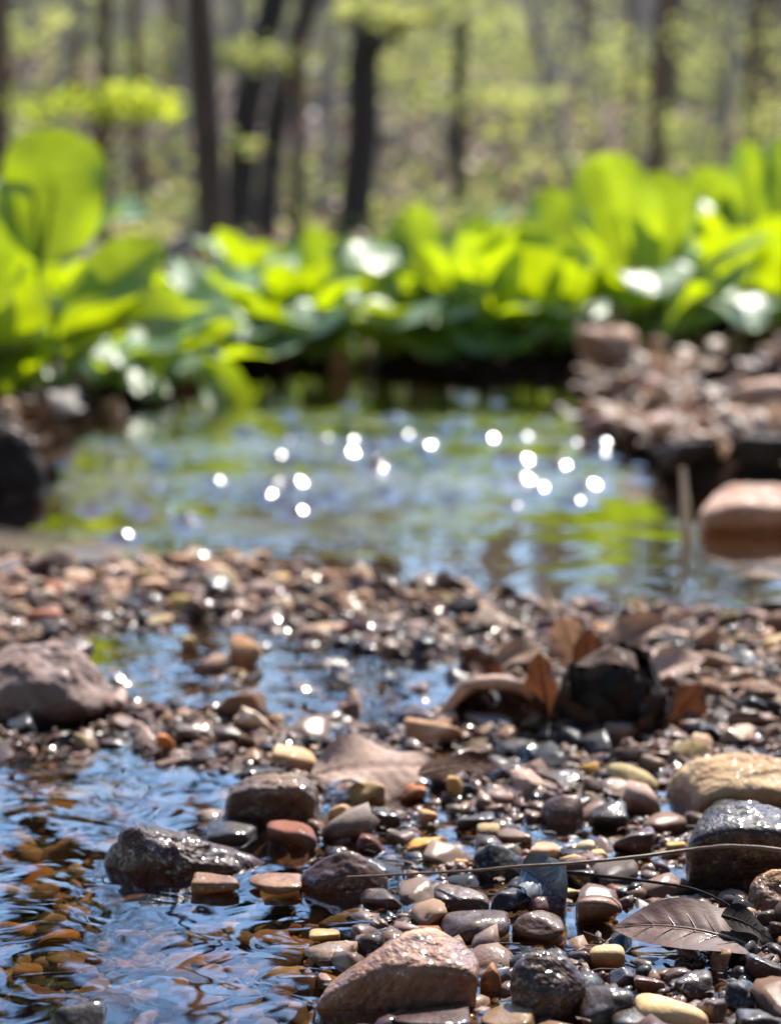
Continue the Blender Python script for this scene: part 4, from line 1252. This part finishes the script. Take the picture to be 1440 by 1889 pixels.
def twig(name, label, pts, rad, mat, cat='twig'):
    """pts: (px, py, height above water)"""
    P = []
    for (px, py, z) in pts:
        x, y = ground(px, py, z)
        P.append(Vector((x, y, z)))
    # smooth through the points
    Q = []
    for i in range(len(P) - 1):
        p0, p1, p2, p3 = P[max(i - 1, 0)], P[i], P[i + 1], P[min(i + 2, len(P) - 1)]
        for k in range(6):
            t = k / 6
            Q.append(0.5 * ((2 * p1) + (p2 - p0) * t + (2 * p0 - 5 * p1 + 4 * p2 - p3) * t * t + (3 * p1 - p0 - 3 * p2 + p3) * t ** 3))
    Q.append(P[-1])
    rng = np.random.default_rng(len(Q))
    n = len(Q)
    rr = [rad * (0.45 + 0.55 * i / n) * rng.uniform(0.88, 1.15) for i in range(n)]
    c = Q[n // 2].copy()
    v, f = tube([q - c for q in Q], rr, 7)
    o = link(name, mesh_np(name, v, f), M[mat])
    o.location = c
    tag(o, label, cat)
    return o
twig('twig', 'long thin brown twig lying across the stones to the right edge', [(640, 1618, .006), (760, 1612, .008), (870, 1606, .012), (960, 1598, .015), (1060, 1592, .016), (1180, 1580, .017), (1270, 1568, .018), (1350, 1561, .020), (1450, 1570, .020), (1560, 1590, .018)], 0.00085, 'twig')
twig('twig', 'short dark curved twig branching down below the long one', [(1368, 1690, .006), (1330, 1662, .010), (1270, 1638, .012), (1180, 1624, .013), (1090, 1614, .013), (1010, 1604, .012)], 0.0007, 'mud')
twig('twig', 'thin red stem lying right of the black clump', [(1225, 1322, .012), (1300, 1324, .012), (1370, 1330, .010), (1470, 1326, .012)], 0.0007, 'rust')
def stick(name, label, x0, y0, x1, y1, D, r, mat, cat):
    a, b = at(x0, y0, D), at(x1, y1, D)
    m = (a + b) / 2 + Vector((0.001, 0, 0))
    v, f = tube([p - a for p in (a, m, b)], [r, r * 0.85, r * 0.5], 8)
    o = link(name, mesh_np(name, v, f), M[mat]); o.location = a
    tag(o, label, cat)
stick('stick', 'short pale upright stick at the stream edge of the gravel', 1022, 1180, 1007, 1088, ground(1015, 1165)[1], 0.0022, 'reed', 'stick')
stick('reed', 'thin pale dry reed standing in the stream left of the pinkish rock', 1264, 1010, 1258, 862, ground(1262, 985)[1], 0.0036, 'reed', 'reed')

# brown leaf litter of the banks (a loose carpet nobody could count)
def carpet():
    rg = np.random.default_rng(55)
    A, B, C, off = [], [], [], 0
    nu, nv = 6, 4
    Fg = grid_faces(nu, nv)
    def one(x, y, l, tone):
        nonlocal off
        z = Hp(x, y)
        az, el = rg.uniform(0, 6.28), rg.uniform(-0.3, 0.7)
        a = Vector((x, y, z + 0.004)); b = a + Vector((math.cos(az) * math.cos(el), math.sin(az) * math.cos(el), abs(math.sin(el)))) * l
        V, F_ = blade(a, b, l * rg.uniform(0.4, 0.8), Vector((0, 0, l * 0.15)), Vector((rg.normal(0, .4), rg.normal(0, .4), 1)), rg.uniform(-0.5, 0.6), 0.2, rg, nu, nv, (0.6, 0.7))
        A.append(V); B.append(F_ + off); off += len(V); C.append(np.tile(tone, (len(V), 1)))
    tones = np.array([(0.40, 0.26, 0.17), (0.26, 0.15, 0.10), (0.5, 0.36, 0.27), (0.10, 0.06, 0.04), (0.20, 0.12, 0.08)])
    for _ in range(800):
        px, py = rg.uniform(1080, 1750), rg.uniform(600, 880)
        x, y = ground(px, py)
        if Hp(x, y) > 0.004 and free(x, y, 0.01, OCC): one(x, y, rg.uniform(0.018, 0.05), tones[rg.integers(5)])
    for _ in range(420):
        px, py = rg.uniform(-300, 1100), rg.uniform(600, 900)
        x, y = ground(px, py)
        if Hp(x, y) > 0.004 and free(x, y, 0.01, OCC): one(x, y, rg.uniform(0.02, 0.05), tones[rg.integers(5)] * 0.6)
    for _ in range(5200):
        y = rg.uniform(4.5, 16); x = rg.uniform(-0.3, 0.3) * y
        one(x, y, rg.uniform(0.05, 0.12), tones[rg.integers(5)])
    me = mesh_np('leaf_litter', np.vstack(A), np.vstack(B))
    col_attr(me, np.vstack(C))
    return me
def debris():
    rg = np.random.default_rng(66)
    A, B, C, off = [], [], [], 0
    Fg = grid_faces(5, 3)
    tones = np.array([(0.04, 0.025, 0.016), (0.07, 0.04, 0.025), (0.12, 0.065, 0.04), (0.20, 0.12, 0.08), (0.02, 0.015, 0.012)])
    for _ in range(2600):
        px, py = rg.uniform(-100, 1540), 1050 + 850 * rg.random() ** 0.8
        x, y = ground(px, py)
        z = Hp(x, y) if _ % 1 == 0 else 0
        if z < -0.004 or (y < 0.72 and rg.random() < 0.55): continue
        az = rg.uniform(0, 6.28); l = rg.uniform(0.002, 0.0065)
        a = Vector((x, y, max(z, 0) + rg.uniform(0.0000, 0.0020)))
        b = a + Vector((math.cos(az), math.sin(az), rg.normal(0, 0.12))) * l
        if rg.random() < 0.35:
            V, F_ = tube([a, (a + b) / 2 + Vector((0, 0, 0.0006)), b + (b - a)], [0.0004, 0.00035, 0.0002], 4)
            F_ = np.array(F_)
        else:
            V, F_ = blade(a, b, l * rg.uniform(0.35, 0.9), Vector((0, 0, l * 0.12)), Vector((rg.normal(0, .25), rg.normal(0, .25), 1)), rg.uniform(-0.4, 0.4), 0.12, rg, 9, 6, (0.5, 0.5))
        A.append(V); B.append(F_ + off); off += len(V); C.append(np.tile(tones[rg.integers(5)] * rg.uniform(0.7, 1.3), (len(V), 1)))
    me = mesh_np('plant_debris', np.vstack(A), np.vstack(B))
    col_attr(me, np.vstack(C))
    return me
m, nt, out = new_mat('litter')
g = NT(nt)
at_ = g.n('ShaderNodeAttribute', _attribute_name='tint')
p = g.n('ShaderNodeBsdfPrincipled', Roughness=0.55)
g.set(p.inputs['Base Color'], at_.outputs['Color'])
t = g.n('ShaderNodeBsdfTranslucent', Color=at_.outputs['Color'])
g.set(out.inputs[0], g.n('ShaderNodeMixShader', i0=0.25, i1=p, i2=t))
tag(link('leaf_litter', carpet(), m), 'dry brown leaf litter on the banks and the forest floor', 'leaf litter', kind='stuff')

tag(link('plant_debris', debris(), m), 'small bits of rotten leaf, stalk and bark caught in the gravel', 'debris', kind='stuff')

# ------------------------------------------------------------------ trees
def leafcloud(rg, centers, n_each, size, flat=0.5):
    """many small leaf faces; centers: (point, rx, ry, rz)"""
    V, k = [], 0
    for (c, rx, ry, rz), n in zip(centers, n_each):
        p = rg.normal(0, 0.5, (n, 3)) * np.array([rx, ry, rz]) + np.array(c[:])
        d1 = rg.normal(size=(n, 3)); d1[:, 2] *= flat; d1 /= np.linalg.norm(d1, axis=1, keepdims=True)
        d2 = rg.normal(size=(n, 3)); d2[:, 2] *= flat; d2 -= (d2 * d1).sum(1, keepdims=True) * d1
        d2 /= np.linalg.norm(d2, axis=1, keepdims=True) + 1e-9
        s = size * rg.uniform(0.6, 1.3, (n, 1))
        q = np.stack([p - d1 * s, p + d2 * s * 0.6 , p + d1 * s, p - d2 * s * 0.6], 1)
        V.append(q.reshape(-1, 3)); k += n
    return np.vstack(V), np.arange(k * 4).reshape(-1, 4)

def tree(px, D, wpx, label, mat, path=None, height=6.0, limbs=6, pads=(), crown=True, name='tree', leafmat='spring', seed=0, high=(), lean=0.0):
    """path: optional list of (px, py) the trunk follows inside the frame, from the foot up"""
    rg = np.random.default_rng(seed + 60)
    x = (px - 720) / FPX * D
    z = Hp(x, D) - 0.05
    r = wpx / scale_at(D) / 2
    root = empty(name, (x, D, z))
    tag(root, label, 'tree', 'trees of the wood behind the bank')
    o0 = Vector(root.location)
    if path:
        pts = [Vector((x, D, z))] + [at(a, b, D) for a, b in path]
        d = (pts[-1] - pts[-2]).normalized()
    else:
        pts = [Vector((x, D, z)), Vector((x + lean * 0.5, D, z + 1.0))]
        d = Vector((lean, 0, 1)).normalized()
    while pts[-1].z < z + height:
        d = (d + Vector((rg.normal(0, 0.05), rg.normal(0, 0.05), 0.10))).normalized()
        pts.append(pts[-1] + d * 0.7)
    n = len(pts)
    rad = [r * (1.25 if i == 0 else 1.0 - 0.75 * max(0, (p.z - z) / (height + 0.7))) for i, p in enumerate(pts)]
    V, Fc = tube([p - o0 for p in pts], rad, 14)
    V = V + 0.06 * r * np.stack([Waves(rg, 2.5)(V), Waves(rg, 2.5)(V), 0 * V[:, 0]], 1)
    link('trunk', mesh_np('trunk', V, Fc), M[mat], root)
    A, B, off = [], [], 0
    centers, cnt = [], []
    tips = []
    for i in range(limbs):
        f = rg.uniform(0.3, 0.98)
        h = z + height * f
        j = min(range(n), key=lambda q: abs(pts[q].z - h))
        p = pts[j]
        az = rg.uniform(0, 6.28)
        l = rg.uniform(0.5, 1.3) * (1.3 - f)
        e = p + Vector((math.cos(az) * l, math.sin(az) * l, l * rg.uniform(0.3, 0.9)))
        v, f_ = tube([p - o0, (p + e) / 2 + Vector((0, 0, 0.06)) - o0, e - o0], [r * 0.3, r * 0.18, r * 0.05], 6)
        link('limb', mesh_np('limb', v, f_), M[mat], root)
        tips.append(e)
    for (ax, ay, rx, ry, nn, dD) in [(q[0], q[1], q[2], q[3], int(q[4] * 1.05), q[5]) for q in pads]:
        c = at(ax, ay, D + dD)
        s = scale_at(D + dD)
        j = min(range(n), key=lambda q: abs(pts[q].z - (c.z - 0.15)))
        p = pts[j]
        v, f_ = tube([p - o0, (p + c) / 2 + Vector((0, 0, 0.04)) - o0, c - o0], [r * 0.3, r * 0.2, 0.003], 6)
        link('limb', mesh_np('limb', v, f_), M[mat], root)
        centers.append((c - o0, rx / s, 0.35, ry / s)); cnt.append(nn)
    if A:
        link('limb', mesh_np('limb', np.vstack(A), np.vstack(B)), M[mat], root)
    if crown:
        for e in tips:
            centers.append((e - o0, 0.32, 0.32, 0.16)); cnt.append(40)
    if centers:
        V, Fc = leafcloud(rg, centers, cnt, 0.024, 0.4)
        link('crown', mesh_np('crown', V, Fc), M[leafmat], root, smooth=False)
    if high:                                    # dark leaf mass added above the frame to keep sky out of the pool's reflection
        cs = [(at(ax, ay, D) - o0, rx / scale_at(D), 0.3, ry / scale_at(D)) for (ax, ay, rx, ry, nn) in high]
        V, Fc = leafcloud(rg, cs, [q[4] for q in high], 0.045, 0.6)
        link('reflection_blocker', mesh_np('reflection_blocker', V, Fc), M['sky_block'], root, smooth=False)
    return root

tree(382, 5.0, 56, 'thickest straight brown trunk left of the middle', 'bark', path=[(392, 440), (378, 200), (370, 0)], seed=1, height=7, high=[(530, -700, 50, 60, 380), (570, -840, 60, 60, 420), (520, -930, 40, 60, 220), (600, -980, 60, 70, 420), (540, -1120, 60, 70, 420)])
tree(190, 6.8, 27, 'slender dark trunk with a bright green spray across it', 'bark', path=[(190, 300), (192, 0)], seed=2, crown=False, leafmat='spring_bright',
     pads=[(70, 200, 50, 20, 60, 0.1), (130, 188, 55, 20, 90, 0.1), (240, 190, 75, 30, 260, -0.1), (200, 180, 60, 22, 120, 0), (300, 200, 40, 16, 60, 0)])
tree(252, 7.4, 20, 'thin brown trunk right of the slender dark trunk', 'bark', path=[(256, 300), (246, 0)], seed=3, crown=False)
tree(545, 6.5, 24, 'thin dark sapling that stands straight up near the middle', 'bark', path=[(545, 420), (550, 200), (556, 0)], seed=4,
     pads=[(440, 108, 60, 22, 110, 0), (500, 100, 60, 22, 100, 0), (440, 265, 50, 16, 30, 0)])
tree(652, 7.0, 62, 'dark thick crooked trunk right of the thin sapling', 'bark_dark', path=[(655, 400), (672, 250), (668, 120), (690, 0)], seed=5,
     pads=[(740, 30, 90, 22, 230, -0.5), (680, 14, 60, 16, 90, -0.5), (830, 12, 60, 16, 80, -0.5)])
tree(446, 7.4, 56, 'black leaning trunk between the straight trunk and the sapling', 'bark_dark', path=[(440, 420), (448, 280), (455, 200), (490, 60), (510, -20)], seed=6)
tree(490, 7.8, 46, 'black forked trunk behind the thin sapling', 'bark_dark', path=[(488, 430), (505, 250), (520, 170), (560, 40), (580, -30)], seed=7)
tree(845, 8.4, 26, 'thin dark trunk right of the middle standing on the slope', 'bark_dark', path=[(845, 330), (845, 180), (852, 0)], seed=8,
     pads=[(880, 180, 90, 20, 150, 0), (960, 175, 90, 20, 150, 0), (800, 190, 60, 20, 60, 0)])
tree(1210, 9.4, 30, 'slim grey trunk behind the tallest plant', 'bark', path=[(1208, 300), (1212, 150), (1225, 0)], seed=9,
     pads=[(1230, 240, 80, 45, 190, 0), (1130, 100, 90, 40, 90, 0), (1270, 290, 60, 30, 100, 0)])
tree(-5, 9.0, 40, 'dark trunk at the left edge of the photo', 'bark', path=[(4, 200), (0, 0)], seed=10, height=6, high=[(10, -640, 55, 70, 900), (30, -760, 50, 80, 900), (15, -900, 50, 80, 900), (10, -1030, 50, 80, 800), (0, -1160, 50, 80, 700)], pads=[(60, 80, 60, 20, 50, 0), (100, 30, 60, 20, 50, 0)])
tree(138, 13.0, 26, 'faint brown trunk left of the slender dark trunk', 'bark', path=[(140, 200), (146, 0)], seed=11, crown=False)
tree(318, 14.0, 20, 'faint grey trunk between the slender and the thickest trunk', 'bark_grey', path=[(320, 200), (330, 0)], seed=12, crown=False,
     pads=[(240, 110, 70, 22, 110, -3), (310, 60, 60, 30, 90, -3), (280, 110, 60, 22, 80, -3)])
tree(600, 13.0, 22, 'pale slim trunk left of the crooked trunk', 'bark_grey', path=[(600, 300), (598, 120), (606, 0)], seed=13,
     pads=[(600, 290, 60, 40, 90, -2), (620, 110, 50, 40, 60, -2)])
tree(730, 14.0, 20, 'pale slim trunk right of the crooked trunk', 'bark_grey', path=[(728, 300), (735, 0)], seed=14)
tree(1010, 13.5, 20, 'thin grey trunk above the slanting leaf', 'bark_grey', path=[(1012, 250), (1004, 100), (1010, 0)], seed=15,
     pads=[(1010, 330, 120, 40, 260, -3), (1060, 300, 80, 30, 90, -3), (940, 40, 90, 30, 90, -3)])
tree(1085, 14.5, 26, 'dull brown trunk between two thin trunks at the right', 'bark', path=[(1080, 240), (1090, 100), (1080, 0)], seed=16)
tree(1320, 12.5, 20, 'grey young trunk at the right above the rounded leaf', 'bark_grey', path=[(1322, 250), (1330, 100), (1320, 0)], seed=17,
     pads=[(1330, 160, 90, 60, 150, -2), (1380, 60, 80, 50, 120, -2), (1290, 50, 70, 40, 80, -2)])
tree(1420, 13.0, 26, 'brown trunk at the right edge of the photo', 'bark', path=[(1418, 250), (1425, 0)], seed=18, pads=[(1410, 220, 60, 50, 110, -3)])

# the wood further back: one mass of trunks, twigs and new leaves
def distant():
    rg = np.random.default_rng(71)
    A, B, off = [], [], 0
    A2, B2, off2 = [], [], 0
    cen, cnt = [], []
    for i in range(420):
        D = rg.uniform(9.5, 50)
        px = rg.uniform(-500, 1940)
        x = (px - 720) / FPX * D
        z = Hp(x, D)
        r = rg.uniform(0.03, 0.11) if D > 20 else rg.uniform(0.02, 0.05)
        h = min(rg.uniform(3.0, 6.0), 0.235 * D + 0.23 - z)
        l = rg.normal(0, 0.10)
        pts = [(x, D, z - 0.1), (x + l * h * .4, D, z + h * .4), (x + l * h * .8 + rg.normal(0, .1), D, z + h)]
        v, f = tube(pts, [r, r * 0.8, r * 0.25], 6)
        if rg.random() < 0.72:
            A.append(v); B.append(f + off); off += len(v)
        else:
            A2.append(v); B2.append(f + off2); off2 += len(v)
        for _ in range(3):
            e = Vector(pts[2]) + Vector((rg.normal(0, .8), rg.normal(0, .8), rg.uniform(-h * 0.6, 0.3)))
            cen.append((e, 0.6, 0.6, 0.25)); cnt.append(int(rg.integers(4, 15)))
    for i in range(1100):       # low green shrubs and seedlings on the slope
        D = rg.uniform(7.0, 22)
        px = rg.uniform(-500, 1940)
        x = (px - 720) / FPX * D
        z = Hp(x, D)
        if rg.random() > ((0.22 if px < 700 else 0.5) if D > 7.5 else 0.5): continue
        cen.append((Vector((x, D, z + rg.uniform(0.05, 0.12) + 0.5 * rg.random() * min(1, max(0, D - 8) / 4))), 0.25, 0.35, 0.06 + 0.16 * min(1, max(0, D - 7) / 4))); cnt.append(int(rg.integers(15, 55)))
    V, Fc = leafcloud(rg, cen, cnt, 0.034, 0.5)
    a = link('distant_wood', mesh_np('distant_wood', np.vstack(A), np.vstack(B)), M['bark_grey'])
    tag(a, 'far off pale trunks of the wood on the slope', 'wood', kind='stuff')
    b = link('distant_dark_wood', mesh_np('distant_dark_wood', np.vstack(A2), np.vstack(B2)), M['bark'])
    tag(b, 'far off dark trunks of the wood on the slope', 'wood', kind='stuff')
    c = link('undergrowth_foliage', mesh_np('undergrowth_foliage', V, Fc), M['spring'], smooth=False)
    tag(c, 'pale green spring leaves of the far wood and its undergrowth', 'foliage', kind='stuff')
distant()
def behind():  # unseen foliage added behind and beside the camera to cut sky fill
    rg = np.random.default_rng(9)
    cen, cnt = [], []
    for i in range(330):
        a = rg.uniform(-1.9, 1.9); r = rg.uniform(4.0, 7.0)
        x, y = r * math.sin(a), -r * math.cos(a) - 0.5
        cen.append((Vector((x, y, rg.uniform(0.0, 10.0))), 1.0, 0.8, 0.7)); cnt.append(90)
    V, Fc = leafcloud(rg, cen, cnt, 0.16, 0.6)
    tag(link('sky_block_foliage', mesh_np('sky_block_foliage', V, Fc), M['sky_block'], smooth=False), 'dark leaf mass added out of view to block sky light', 'foliage', kind='stuff')
behind()
